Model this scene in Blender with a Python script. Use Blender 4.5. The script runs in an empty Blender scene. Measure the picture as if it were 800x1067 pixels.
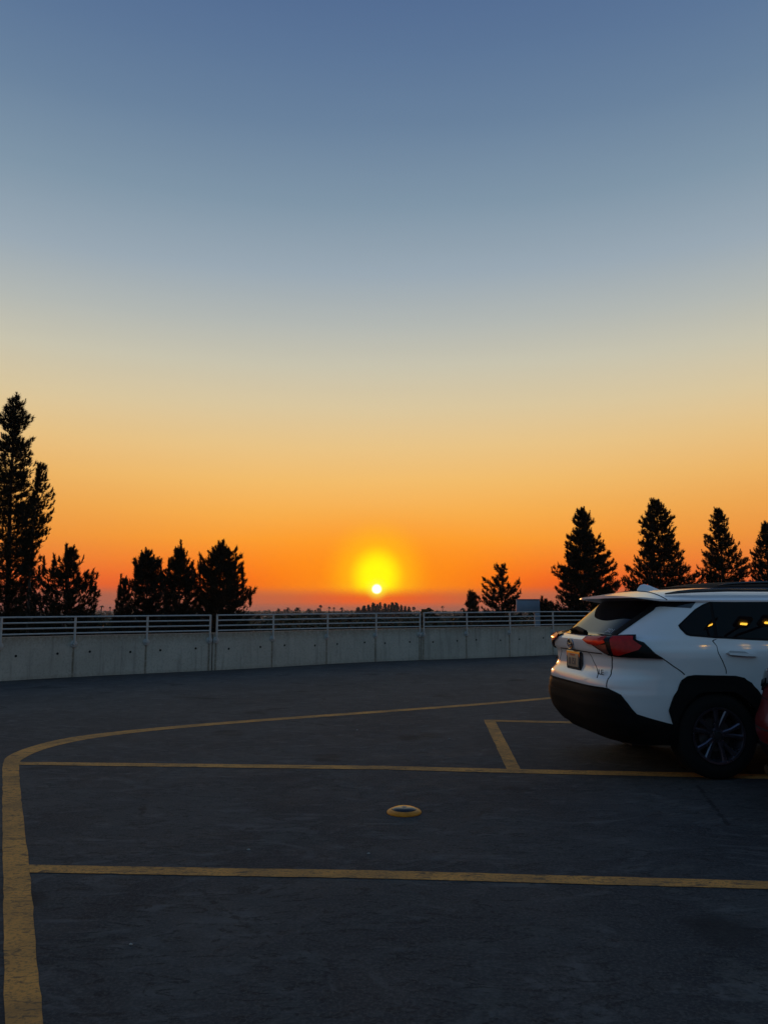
import bpy, bmesh, math, random
from mathutils import Matrix, Vector
PI = math.pi
scene = bpy.context.scene
COL = scene.collection
R = math.radians

# ------------------------------------------------------------------ helpers
def link(o, parent=None):
    COL.objects.link(o)
    if parent is not None:
        o.parent = parent
    return o

def tag(o, label=None, cat=None, group=None, kind=None):
    if label: o['label'] = label
    if cat: o['category'] = cat
    if group: o['group'] = group
    if kind: o['kind'] = kind
    return o

def empty(name, loc=(0, 0, 0), rz=0.0):
    o = bpy.data.objects.new(name, None)
    o.empty_display_size = 0.3
    o.location = loc
    o.rotation_euler = (0, 0, rz)
    return link(o)

def mesh_obj(name, verts, faces, mats, parent=None, smooth=None, midx=None):
    me = bpy.data.meshes.new(name)
    me.from_pydata(verts, [], faces)
    if not isinstance(mats, (list, tuple)): mats = [mats]
    for m in mats: me.materials.append(m)
    if midx: me.polygons.foreach_set('material_index', midx)
    if smooth is not None:
        me.polygons.foreach_set('use_smooth', [True] * len(me.polygons))
        me.set_sharp_from_angle(angle=R(smooth))
    me.update()
    return link(bpy.data.objects.new(name, me), parent)

class MB:
    """collects simple solids into one mesh"""
    def __init__(s): s.v = []; s.f = []; s.m = []
    def add(s, v, f, m=0):
        k = len(s.v); s.v += [tuple(q) for q in v]; s.f += [tuple(i + k for i in q) for q in f]; s.m += [m] * len(f)
    def box(s, x0, x1, y0, y1, z0, z1, m=0, bev=0.0):
        if bev:
            b = bev
            ring = lambda z, e: [(x0 + e, y0 + b + e, z), (x0 + b + e, y0 + e, z), (x1 - b - e, y0 + e, z), (x1 - e, y0 + b + e, z),
                                 (x1 - e, y1 - b - e, z), (x1 - b - e, y1 - e, z), (x0 + b + e, y1 - e, z), (x0 + e, y1 - b - e, z)]
            v = ring(z0, b * .7) + ring(z0 + b, 0) + ring(z1 - b, 0) + ring(z1, b * .7)
            f = [tuple(range(7, -1, -1)), tuple(range(24, 32))]
            for r in range(3):
                for i in range(8):
                    j = (i + 1) % 8
                    f.append((r * 8 + i, r * 8 + j, r * 8 + 8 + j, r * 8 + 8 + i))
            s.add(v, f, m); return
        v = [(x, y, z) for z in (z0, z1) for x, y in ((x0, y0), (x1, y0), (x1, y1), (x0, y1))]
        s.add(v, [(3, 2, 1, 0), (4, 5, 6, 7), (0, 1, 5, 4), (1, 2, 6, 5), (2, 3, 7, 6), (3, 0, 4, 7)], m)
    def tube(s, pts, r, n=10, m=0, cap=True):
        pts = [Vector(p) for p in pts]
        rs = r if isinstance(r, (list, tuple)) else [r] * len(pts)
        v = []; f = []
        for i, p in enumerate(pts):
            a = pts[max(0, i - 1)]; b = pts[min(len(pts) - 1, i + 1)]
            d = (b - a).normalized()
            up = Vector((0, 0, 1)) if abs(d.z) < .95 else Vector((1, 0, 0))
            e = d.cross(up).normalized(); g = e.cross(d)
            for k in range(n):
                t = 2 * PI * k / n
                v.append(p + (e * math.cos(t) + g * math.sin(t)) * rs[i])
        for i in range(len(pts) - 1):
            for k in range(n):
                j = (k + 1) % n
                f.append((i * n + k, i * n + j, i * n + n + j, i * n + n + k))
        if cap:
            f.append(tuple(range(n - 1, -1, -1))); f.append(tuple(range((len(pts) - 1) * n, len(pts) * n)))
        s.add(v, f, m)
    def lathe(s, prof, n=32, axis='z', c=(0, 0, 0), m=0, cap=True):
        v = []; f = []
        for r, h in prof:
            for k in range(n):
                t = 2 * PI * k / n
                a, b = r * math.cos(t), r * math.sin(t)
                p = (a, b, h) if axis == 'z' else (a, h, b)
                v.append((p[0] + c[0], p[1] + c[1], p[2] + c[2]))
        for i in range(len(prof) - 1):
            for k in range(n):
                j = (k + 1) % n
                f.append((i * n + k, i * n + j, i * n + n + j, i * n + n + k))
        if cap and prof[0][0] > 1e-4: f.append(tuple(range(n - 1, -1, -1)))
        if cap and prof[-1][0] > 1e-4: f.append(tuple(range((len(prof) - 1) * n, len(prof) * n)))
        s.add(v, f, m)
    def build(s, name, mats, parent=None, smooth=35):
        return mesh_obj(name, s.v, s.f, mats, parent, smooth, s.m)

# ------------------------------------------------------------------ materials
def newmat(name):
    m = bpy.data.materials.new(name); m.use_nodes = True
    nt = m.node_tree
    return m, nt, nt.nodes['Principled BSDF']

def mat(name, col, rough=.5, metal=0.0, coat=0.0, coat_rough=.05, spec=.5, noise=0.0, nscale=8.0, bump=0.0, bscale=60.0, emit=None, estr=0.0, trans=0.0):
    m, nt, b = newmat(name)
    b.inputs['Base Color'].default_value = (*col, 1)
    b.inputs['Roughness'].default_value = rough
    b.inputs['Metallic'].default_value = metal
    b.inputs['Coat Weight'].default_value = coat
    b.inputs['Coat Roughness'].default_value = coat_rough
    b.inputs['Specular IOR Level'].default_value = spec
    b.inputs['Transmission Weight'].default_value = trans
    tc = nt.nodes.new('ShaderNodeTexCoord')
    if noise:
        n = nt.nodes.new('ShaderNodeTexNoise'); n.inputs['Scale'].default_value = nscale; n.inputs['Detail'].default_value = 6
        nt.links.new(tc.outputs['Object'], n.inputs['Vector'])
        mr = nt.nodes.new('ShaderNodeMapRange'); mr.inputs[1].default_value = .3; mr.inputs[2].default_value = .7
        mr.inputs[3].default_value = 1 - noise; mr.inputs[4].default_value = 1 + noise
        nt.links.new(n.outputs['Fac'], mr.inputs[0])
        mx = nt.nodes.new('ShaderNodeVectorMath'); mx.operation = 'SCALE'
        mx.inputs[0].default_value = col
        nt.links.new(mr.outputs[0], mx.inputs['Scale'])
        nt.links.new(mx.outputs[0], b.inputs['Base Color'])
        mr2 = nt.nodes.new('ShaderNodeMapRange'); mr2.inputs[3].default_value = max(0, rough - .08); mr2.inputs[4].default_value = min(1, rough + .1)
        nt.links.new(n.outputs['Fac'], mr2.inputs[0]); nt.links.new(mr2.outputs[0], b.inputs['Roughness'])
    if bump:
        n2 = nt.nodes.new('ShaderNodeTexNoise'); n2.inputs['Scale'].default_value = bscale; n2.inputs['Detail'].default_value = 4
        nt.links.new(tc.outputs['Object'], n2.inputs['Vector'])
        bp = nt.nodes.new('ShaderNodeBump'); bp.inputs['Strength'].default_value = bump; bp.inputs['Distance'].default_value = .01
        nt.links.new(n2.outputs['Fac'], bp.inputs['Height']); nt.links.new(bp.outputs[0], b.inputs['Normal'])
    if emit:
        b.inputs['Emission Color'].default_value = (*emit, 1); b.inputs['Emission Strength'].default_value = estr
    return m

class NT:
    """tiny node-graph writer"""
    def __init__(s, nt): s.nt = nt
    def n(s, t, **k):
        q = s.nt.nodes.new(t)
        for a, v in k.items(): setattr(q, a, v)
        return q
    def put(s, inp, v):
        if isinstance(v, bpy.types.NodeSocket): s.nt.links.new(v, inp)
        elif v is not None: inp.default_value = v
    def math(s, op, a, b=None, c=None, clamp=False):
        q = s.n('ShaderNodeMath', operation=op, use_clamp=clamp)
        s.put(q.inputs[0], a)
        if b is not None: s.put(q.inputs[1], b)
        if c is not None: s.put(q.inputs[2], c)
        return q.outputs[0]
    def vmath(s, op, a, b=None, out=0):
        q = s.n('ShaderNodeVectorMath', operation=op)
        s.put(q.inputs[0], a)
        if b is not None: s.put(q.inputs[1], b)
        return q.outputs[out]
    def mix(s, f, a, b, mode='MIX'):
        q = s.n('ShaderNodeMix', data_type='RGBA', blend_type=mode, clamp_factor=True)
        s.put(q.inputs[0], f)
        s.put(q.inputs[6], a if isinstance(a, bpy.types.NodeSocket) else (*a, 1))
        s.put(q.inputs[7], b if isinstance(b, bpy.types.NodeSocket) else (*b, 1))
        return q.outputs[2]
    def sstep(s, v, a, b, lo=0.0, hi=1.0, smooth=True):
        q = s.n('ShaderNodeMapRange', interpolation_type='SMOOTHSTEP' if smooth else 'LINEAR', clamp=True)
        s.put(q.inputs[0], v)
        for i, k in enumerate((a, b, lo, hi)): q.inputs[i + 1].default_value = k
        return q.outputs[0]
    def noise(s, vec, scale, detail=5, rough=.55, dist=0.0):
        q = s.n('ShaderNodeTexNoise'); s.put(q.inputs['Vector'], vec)
        q.inputs['Scale'].default_value = scale; q.inputs['Detail'].default_value = detail
        q.inputs['Roughness'].default_value = rough; q.inputs['Distortion'].default_value = dist
        return q.outputs['Fac']
    def ramp(s, f, stops, interp='LINEAR'):
        q = s.n('ShaderNodeValToRGB'); s.put(q.inputs[0], f)
        cr = q.color_ramp; cr.interpolation = interp
        while len(cr.elements) < len(stops): cr.elements.new(.5)
        for e, (p, c) in zip(cr.elements, stops):
            e.position = p; e.color = (*c, 1)
        return q.outputs[0]

def lin(*c):
    return tuple((v / 255 / 12.92 if v / 255 <= .04045 else ((v / 255 + .055) / 1.055) ** 2.4) for v in c)

# ------------------------------------------------------------------ camera
F, CX, CY, HZ, CAMH = 801.0, 400.0, 533.5, 636.0, 1.40       # in pixels of an 800 x 1067 frame
PITCH = math.atan((HZ - CY) / F)
cd = bpy.data.cameras.new('camera'); cam = link(bpy.data.objects.new('camera', cd))
cam.location = (0, 0, CAMH); cam.rotation_euler = (PI / 2 + PITCH, 0, 0)
cd.sensor_fit = 'HORIZONTAL'; cd.sensor_width = 36; cd.lens = 36 * F / 800
cd.clip_start = .05; cd.clip_end = 40000
scene.camera = cam

def ray(u, v):
    a = ((u - CX) / F, 1, -(v - CY) / F); c, s = math.cos(PITCH), math.sin(PITCH)
    return (a[0], a[1] * c - a[2] * s, a[1] * s + a[2] * c)
def G(u, v, z=0.0):                       # a point on the level plane z
    r = ray(u, v); k = (CAMH - z) / -r[2]
    return (r[0] * k, r[1] * k)
def ZAT(v, d):                            # height of image row v at ground distance d straight ahead
    r = ray(CX, v); return CAMH + r[2] / r[1] * d
def XAT(u, v, d):
    r = ray(u, v); return r[0] / r[1] * d

# ------------------------------------------------------------------ sky and sun
SUN_EL, SUN_AZ = R(1.56), math.atan((392.5 - CX) / F)          # azimuth to the right of +Y
sun_dir = (math.sin(SUN_AZ) * math.cos(SUN_EL), math.cos(SUN_AZ) * math.cos(SUN_EL), math.sin(SUN_EL))
world = bpy.data.worlds.new('World'); scene.world = world; world.use_nodes = True
wt = NT(world.node_tree)
for q in list(world.node_tree.nodes): world.node_tree.nodes.remove(q)
tcw = wt.n('ShaderNodeTexCoord')
dirv = wt.vmath('NORMALIZE', tcw.outputs['Generated'])
sep = wt.n('ShaderNodeSeparateXYZ'); wt.put(sep.inputs[0], dirv)
el = wt.math('MULTIPLY', wt.math('ARCSINE', sep.outputs[2]), 180 / PI)
SKY_FRONT = [(-90, (60, 50, 50)), (-.4, (150, 88, 74)), (0, (156, 92, 76)), (.7, (172, 96, 70)), (1.2, (206, 98, 54)), (1.6, (234, 84, 26)), (2.4, (246, 102, 22)), (3.6, (250, 130, 32)), (5.2, (250, 156, 48)), (7.2, (246, 173, 76)),
             (9.5, (241, 187, 105)), (12.2, (231, 195, 134)), (15, (217, 198, 158)), (18, (200, 195, 174)), (21, (178, 183, 179)), (24.5, (153, 168, 180)), (29, (127, 149, 168)), (34, (104, 129, 157)), (38, (91, 117, 151)), (42, (80, 106, 145)), (55, (68, 95, 138)), (90, (62, 92, 140))]
SKY_BACK = [(-90, (24, 30, 36)), (0, (60, 84, 104)), (6, (74, 104, 126)), (14, (86, 124, 146)), (24, (92, 133, 156)), (40, (92, 130, 158)), (60, (80, 112, 150)), (90, (62, 92, 140))]
def elramp(stops):
    f = wt.math('ADD', wt.math('MULTIPLY', el, 1 / 94.0), 4 / 94.0)      # -4 .. 90 degrees
    st = [(max(0, (e + 4) / 94.0), lin(*c)) for e, c in stops]
    return wt.ramp(f, st)
hx = wt.vmath('DOT_PRODUCT', dirv, (math.sin(SUN_AZ), math.cos(SUN_AZ), 0), out=1)
back = wt.sstep(hx, .62, -.55)
skycol = wt.mix(back, elramp(SKY_FRONT), elramp(SKY_BACK))
# the low sky grows duller away from the sun
az = wt.math('MULTIPLY', wt.math('ABSOLUTE', wt.math('ARCTAN2', wt.math('SUBTRACT', sep.outputs[0], wt.math('MULTIPLY', sep.outputs[1], math.tan(SUN_AZ))), sep.outputs[1])), 180 / PI)
low = wt.sstep(el, 15, 2)
dull = wt.math('MULTIPLY', wt.math('MULTIPLY', wt.sstep(az, 6, 30), low), .34)
skycol = wt.mix(dull, skycol, lin(196, 122, 84))
streak = wt.noise(wt.vmath('MULTIPLY', dirv, (2.2, 2.2, 26.0)), 1.6, 5, .6, .4)
hazy = wt.n('ShaderNodeVectorMath', operation='SCALE'); wt.put(hazy.inputs[0], skycol)
wt.put(hazy.inputs['Scale'], wt.sstep(streak, .25, .75, .993, 1.007, False)); skycol = hazy.outputs[0]
# glow round the sun, drawn up above it
up = wt.math('SUBTRACT', el, math.degrees(SUN_EL))
gd = wt.math('SQRT', wt.math('ADD', wt.math('POWER', wt.math('MULTIPLY', wt.math('SUBTRACT', up, .95), .92), 2.0), wt.math('POWER', az, 2.0)))
gw = wt.math('SQRT', wt.math('ADD', wt.math('POWER', wt.math('MULTIPLY', up, 1.35), 2.0), wt.math('POWER', wt.math('MULTIPLY', az, .6), 2.0)))
front = wt.sstep(hx, .6, .8)
g3 = wt.math('MULTIPLY', wt.sstep(gw, 9.0, .4), wt.math('MULTIPLY', front, .75))
skycol = wt.mix(g3, skycol, lin(255, 150, 4))
g2 = wt.math('MULTIPLY', wt.sstep(gd, 4.4, .8), wt.math('MULTIPLY', front, .9))
skycol = wt.mix(g2, skycol, lin(255, 190, 4))
g1 = wt.math('MULTIPLY', wt.sstep(gd, 2.35, .6), front)
skycol = wt.mix(g1, skycol, lin(255, 252, 0))
# bank of haze along the horizon, lit red below the sun
band = wt.math('MULTIPLY', wt.sstep(el, 1.85, .85), .93)
band_c = wt.ramp(wt.math('MULTIPLY', az, 1 / 26.0), [(0, lin(240, 82, 16)), (.08, lin(228, 80, 30)), (.25, lin(196, 90, 56)), (.55, lin(172, 96, 72)), (1, lin(158, 92, 80))])
band_c = wt.mix(wt.sstep(el, .7, -.05), band_c, lin(150, 88, 78))
skycol = wt.mix(wt.math('MULTIPLY', band, front), skycol, band_c)
# the disc of the sun, its foot sunk in the haze
ds = wt.math('SQRT', wt.math('ADD', wt.math('POWER', up, 2.0), wt.math('POWER', az, 2.0)))
core = wt.math('MULTIPLY', wt.sstep(ds, 1.0, .25), front)
skycol = wt.mix(wt.math('MULTIPLY', core, .55), skycol, lin(255, 250, 70))
disc = wt.math('MULTIPLY', wt.math('MULTIPLY', wt.sstep(ds, .44, .16), front), wt.sstep(el, .95, 1.4))
skycol = wt.mix(disc, skycol, (2.6, 2.4, 1.8))
nish = wt.n('ShaderNodeTexSky'); nish.sky_type = 'NISHITA'; nish.sun_disc = False
nish.sun_elevation = SUN_EL; nish.sun_rotation = SUN_AZ
bg1 = wt.n('ShaderNodeBackground'); wt.put(bg1.inputs[0], skycol); bg1.inputs[1].default_value = 1.0
bg2 = wt.n('ShaderNodeBackground'); wt.put(bg2.inputs[0], nish.outputs[0]); bg2.inputs[1].default_value = .002
add = wt.n('ShaderNodeAddShader'); wt.put(add.inputs[0], bg1.outputs[0]); wt.put(add.inputs[1], bg2.outputs[0])
wo = wt.n('ShaderNodeOutputWorld'); wt.put(wo.inputs[0], add.outputs[0])

sd = bpy.data.lights.new('sun', 'SUN'); sd.energy = .6; sd.angle = R(.53); sd.color = (1, .42, .12)
so = link(bpy.data.objects.new('sun', sd))
so.rotation_euler = Vector(sun_dir).to_track_quat('Z', 'Y').to_euler()
so.location = (0, 0, 60)
scene.view_settings.view_transform = 'Standard'; scene.view_settings.look = 'None'
scene.view_settings.exposure = 0; scene.view_settings.gamma = 1; scene.view_settings.use_curve_mapping = False
scene.cycles.use_denoising = True
scene.cycles.max_bounces = 6; scene.cycles.diffuse_bounces = 3; scene.cycles.glossy_bounces = 3; scene.cycles.transparent_max_bounces = 8
scene.cycles.sample_clamp_indirect = 4.0
# ------------------------------------------------------------------ asphalt deck
def asphalt():
    m, nt, b = newmat('asphalt'); t = NT(nt)
    tc = t.n('ShaderNodeTexCoord').outputs['Object']
    big = t.noise(tc, .55, 5, .62, 1.0); mid = t.noise(tc, 1.9, 7, .68, 1.3); fine = t.noise(tc, 60, 5, .75)
    sw = t.noise(t.vmath('MULTIPLY', tc, (1.0, 2.4, 1.0)), 3.6, 7, .68, 2.8); med = t.noise(tc, 11, 6, .72, .6); oil = t.noise(tc, .9, 3, .5, .3)
    str_ = t.noise(t.vmath('MULTIPLY', tc, (1.0, 1.9, 1.0)), 1.35, 8, .66, 3.2)
    c = t.mix(t.sstep(big, .36, .64), lin(42, 42, 45), lin(60, 60, 60))
    c = t.mix(t.math('MULTIPLY', t.sstep(str_, .50, .68), .8), c, lin(82, 81, 80))
    c = t.mix(t.math('MULTIPLY', t.sstep(mid, .54, .64), .55), c, lin(80, 78, 74))
    c = t.mix(t.math('MULTIPLY', t.sstep(sw, .53, .60), .8), c, lin(28, 28, 29))
    c = t.mix(t.math('MULTIPLY', t.sstep(med, .54, .64), .35), c, lin(32, 32, 33))
    c = t.mix(t.math('MULTIPLY', t.sstep(fine, .46, .62), .35), c, lin(98, 95, 90))
    c = t.mix(t.math('MULTIPLY', t.sstep(oil, .62, .70), .75), c, lin(22, 22, 23))
    wv = t.n('ShaderNodeTexVoronoi', feature='DISTANCE_TO_EDGE'); wv.inputs['Scale'].default_value = .33; wv.inputs['Randomness'].default_value = 1.0
    t.put(wv.inputs['Vector'], t.vmath('ADD', tc, t.vmath('MULTIPLY', t.n('ShaderNodeTexNoise').outputs['Color'], (.0, .0, .0))))
    crk = t.math('MULTIPLY', t.sstep(t.math('ADD', wv.outputs['Distance'], t.math('MULTIPLY', t.math('SUBTRACT', med, .5), .05)), .006, .001), t.sstep(big, .52, .6))
    c = t.mix(t.math('MULTIPLY', crk, .7), c, lin(18, 18, 19))
    vo = t.n('ShaderNodeTexVoronoi'); vo.inputs['Scale'].default_value = 5.0; t.put(vo.inputs['Vector'], tc)
    c = t.mix(t.math('MULTIPLY', t.sstep(vo.outputs['Distance'], .035, .02), .55), c, lin(105, 100, 92))
    t.put(b.inputs['Base Color'], c)
    t.put(b.inputs['Roughness'], t.sstep(mid, .3, .7, .80, .95)); b.inputs['Specular IOR Level'].default_value = .25
    h = t.math('ADD', t.math('MULTIPLY', fine, .5), t.math('MULTIPLY', str_, 1.2))
    bp = t.n('ShaderNodeBump'); bp.inputs['Strength'].default_value = .4; bp.inputs['Distance'].default_value = .008
    t.put(bp.inputs['Height'], h); t.put(b.inputs['Normal'], bp.outputs[0])
    return m
def paint_yellow():
    m, nt, b = newmat('worn_yellow_paint'); t = NT(nt)
    tc = t.n('ShaderNodeTexCoord').outputs['Object']
    a = t.noise(tc, 2.2, 6, .65, .5); f = t.noise(tc, 55, 4, .7); cr = t.noise(t.vmath('MULTIPLY', tc, (1.0, 3.0, 1.0)), 9, 5, .7, 1.0)
    c = t.mix(t.sstep(a, .35, .7), lin(222, 150, 72), lin(170, 118, 64))
    c = t.mix(t.math('MULTIPLY', t.sstep(f, .48, .64), .55), c, lin(92, 80, 60))
    c = t.mix(t.math('MULTIPLY', t.sstep(cr, .53, .63), .75), c, lin(70, 64, 54))
    t.put(b.inputs['Base Color'], c); b.inputs['Roughness'].default_value = .85; b.inputs['Specular IOR Level'].default_value = .3
    bp = t.n('ShaderNodeBump'); bp.inputs['Strength'].default_value = .5; bp.inputs['Distance'].default_value = .008
    t.put(bp.inputs['Height'], t.math('ADD', f, cr)); t.put(b.inputs['Normal'], bp.outputs[0])
    return m
M_ASPH = asphalt(); M_YEL = paint_yellow()
def concrete(name, stain=True):
    m, nt, b = newmat(name); t = NT(nt)
    tc = t.n('ShaderNodeTexCoord').outputs['Object']
    a = t.noise(tc, 1.1, 6, .6, .4); f = t.noise(tc, 26, 5, .7); st = t.noise(t.vmath('MULTIPLY', tc, (4.0, 4.0, .35)), 2.2, 5, .6)
    c = t.mix(t.sstep(a, .3, .7), (.41, .385, .325), (.50, .475, .405))
    c = t.mix(t.math('MULTIPLY', t.sstep(f, .47, .66), .5), c, (.25, .25, .225))
    c = t.mix(t.math('MULTIPLY', t.sstep(st, .50, .70), .45), c, (.21, .205, .18))
    if stain:
        at = t.n('ShaderNodeAttribute', attribute_name='stain')
        s = t.n('ShaderNodeSeparateColor'); t.put(s.inputs[0], at.outputs['Color'])
        jag = t.sstep(t.noise(tc, 16, 4, .7), .3, .6)
        c = t.mix(t.math('MULTIPLY', s.outputs[0], t.math('ADD', .45, t.math('MULTIPLY', jag, .5)), clamp=True), c, (.11, .082, .045))
        c = t.mix(t.math('MULTIPLY', s.outputs[1], t.math('MULTIPLY', jag, .75), clamp=True), c, (.18, .15, .10))
    t.put(b.inputs['Base Color'], c); b.inputs['Roughness'].default_value = .9; b.inputs['Specular IOR Level'].default_value = .25
    bp = t.n('ShaderNodeBump'); bp.inputs['Strength'].default_value = .4; bp.inputs['Distance'].default_value = .01
    t.put(bp.inputs['Height'], t.math('ADD', f, a)); t.put(b.inputs['Normal'], bp.outputs[0])
    return m
M_CONC = concrete('concrete'); M_CONC2 = concrete('concrete_facade', False)
M_RAIL = mat('painted_rail', (.42, .43, .415), .5, coat=.1, noise=.12, nscale=14)
M_DARK = mat('dark_hole', (.015, .015, .014), .9)
M_RUST = mat('rusty_steel', (.30, .27, .23), .7, noise=.3, nscale=30)

TERR = -12.0
# inner face of the parapet along the far edge of the deck: x, y of points read off the photograph, carried on out of view
YB = [(0, 710), (75, 705.6), (150, 702), (222, 698.9), (290, 695.2), (340, 691.9), (391, 689.4), (440, 687.8), (490, 686.4), (530, 684.8), (575, 682.6)]
def tabl(T, x):
    if x <= T[0][0]: return T[0][1]
    for (a, b), (c, d) in zip(T, T[1:]):
        if x <= c: return b + (d - b) * (x - a) / (c - a)
    return T[-1][1]
core = [G(u, tabl(YB, u)) for u in range(0, 576, 25)]
sm = core[:]
for _ in range(4):
    sm = [sm[0]] + [tuple((sm[i - 1][k] + 2 * sm[i][k] + sm[i + 1][k]) / 4 for k in (0, 1)) for i in range(1, len(sm) - 1)] + [sm[-1]]
LEFT = [(-18.2, -8.0), (-17.6, -2.0), (-16.2, 3.6), (-13.6, 9.0), (-10.4, 13.1), (-8.9, 14.45)]
RIGHT = [(7.2, 25.7), (10.2, 27.2), (14.5, 29.1), (20.0, 31.2), (24.5, 32.2), (28.5, 31.6), (31.6, 29.2), (33.2, 25.6), (33.7, 20.0), (33.8, 6.0), (33.8, -12.0)]
PATH = LEFT + sm + RIGHT
arc = [0.0]
for a, b in zip(PATH, PATH[1:]): arc.append(arc[-1] + math.dist(a, b))
def at_s(s):
    s = max(0, min(arc[-1] - 1e-6, s))
    for i in range(len(arc) - 1):
        if s <= arc[i + 1]:
            t = (s - arc[i]) / (arc[i + 1] - arc[i])
            return tuple(PATH[i][k] * (1 - t) + PATH[i + 1][k] * t for k in (0, 1))
def nrm_s(s, e=.25):                       # unit tangent and outward normal
    a, b = at_s(s - e), at_s(s + e); l = math.dist(a, b) or 1
    t = ((b[0] - a[0]) / l, (b[1] - a[1]) / l)
    return t, (-t[1], t[0])
def s_of_px(u):
    lo, hi = arc[len(LEFT)] - 2, arc[len(LEFT) + len(sm) - 1] + 2
    for _ in range(40):
        m = (lo + hi) / 2; p = at_s(m)
        if p[0] / (p[1] * math.cos(PITCH) - CAMH * math.sin(PITCH)) < (u - CX) / F: lo = m
        else: hi = m
    return (lo + hi) / 2
S0, S1 = s_of_px(0), s_of_px(573)
def tall(s):                                # the deck falls slightly, so the parapet stands a little taller to the right
    return .03 * max(0, min(1, (s - S0) / (S1 - S0)))
WALL_H = .86
def ztop(s): return WALL_H + tall(s) * 1.3

deck_in = [at_s(arc[-1] * i / 160) for i in range(161)]
deck_out = []
for i in range(161):
    s = arc[-1] * i / 160; t, n = nrm_s(s); p = at_s(s); deck_out.append((p[0] + n[0] * .2, p[1] + n[1] * .2))
ring = deck_out + [(34.0, -34.0), (-18.4, -34.0)]
mesh_obj('parking_deck', [(x, y, 0) for x, y in ring], [tuple(range(len(ring) - 1, -1, -1))], M_ASPH)
bpy.data.objects['parking_deck']['kind'] = 'structure'
mb = MB()
k = len(ring)
mb.add([(x, y, -.004) for x, y in ring] + [(x, y, TERR) for x, y in ring], [(i, (i + 1) % k, k + (i + 1) % k, k + i) for i in range(k)])
tag(mb.build('parking_structure', M_CONC2, None, None), kind='structure')

def strip(name, A, B, z):
    """painted band between two edge polylines on the deck"""
    v = [(x, y, z) for x, y in A] + [(x, y, z) for x, y in B]; n = len(A)
    o = mesh_obj(name, v, [(i, i + 1, n + i + 1, n + i) for i in range(n - 1)], M_YEL)
    return tag(o, kind='structure')
def dens(P, n):
    L = [0.0]
    for a, b in zip(P, P[1:]): L.append(L[-1] + math.dist(a, b))
    r = []
    for i in range(n + 1):
        s = L[-1] * i / n; j = 0
        while j < len(L) - 2 and s > L[j + 1]: j += 1
        t = (s - L[j]) / (L[j + 1] - L[j]); r.append(tuple(P[j][k] * (1 - t) + P[j + 1][k] * t for k in (0, 1)))
    return r
lo = [(8, 1140), (5, 1067), (3.8, 1000), (3, 903), (2.5, 850), (2.5, 806), (2.8, 797), (4.4, 791.5), (10, 787), (22, 781.8), (36, 777), (60, 771), (90, 766), (150, 759.5), (250, 751), (400, 740.5), (500, 733.2), (575, 726.6), (650, 719)]
li = [(56, 1140), (45, 1067), (38, 1000), (31, 903), (23.6, 850), (20, 806), (19.4, 799), (20.4, 793.4), (27, 789), (37, 784.2), (48, 780.4), (66, 775.4), (95, 769.6), (152, 762.2), (252, 753.3), (401, 742.6), (501, 735.1), (576, 728.4), (651, 720.8)]
def smooth2(P, n=2):
    for _ in range(n):
        Q = [P[0]]
        for a, b in zip(P, P[1:]):
            Q += [tuple(a[k] * .75 + b[k] * .25 for k in (0, 1)), tuple(a[k] * .25 + b[k] * .75 for k in (0, 1))]
        P = Q + [P[-1]]
    return P
random.seed(4)
def rag(P, e=.006):
    return [(x + random.uniform(-e, e), y + random.uniform(-e, e)) for x, y in P]
A = smooth2([G(*p) for p in lo]); B = smooth2([G(*p) for p in li])
strip('yellow_boundary_line', rag(dens(A, 150), .003), rag(dens(B, 150), .003), .002)
def line(name, top, bot, z, n=90, e=.003):
    strip(name, rag(dens([G(*p) for p in top], n), e), rag(dens([G(*p) for p in bot], n), e), z)
line('yellow_stall_line', [(19.6, 794.4), (100, 795.2), (400, 798.6), (540, 802.0), (720, 805.6), (860, 809)], [(19.2, 797.4), (100, 798.6), (400, 802.4), (540, 806.2), (720, 810.2), (860, 814)], .0032)
line('yellow_stall_line', [(30, 902), (400, 908.0), (800, 919), (1000, 925)], [(31, 910), (400, 916.4), (800, 927.3), (1000, 933.6)], .0032)
line('yellow_stall_line', [(504, 750.2), (606, 752.5), (800, 757.5), (900, 760)], [(504.8, 752.0), (606, 754.4), (800, 759.6), (900, 762.2)], .0032, 40, .003)
line('yellow_end_line', [(504.6, 752.0), (528, 802.2)], [(516.2, 752.2), (542.4, 802.6)], .002, 20)

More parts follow.
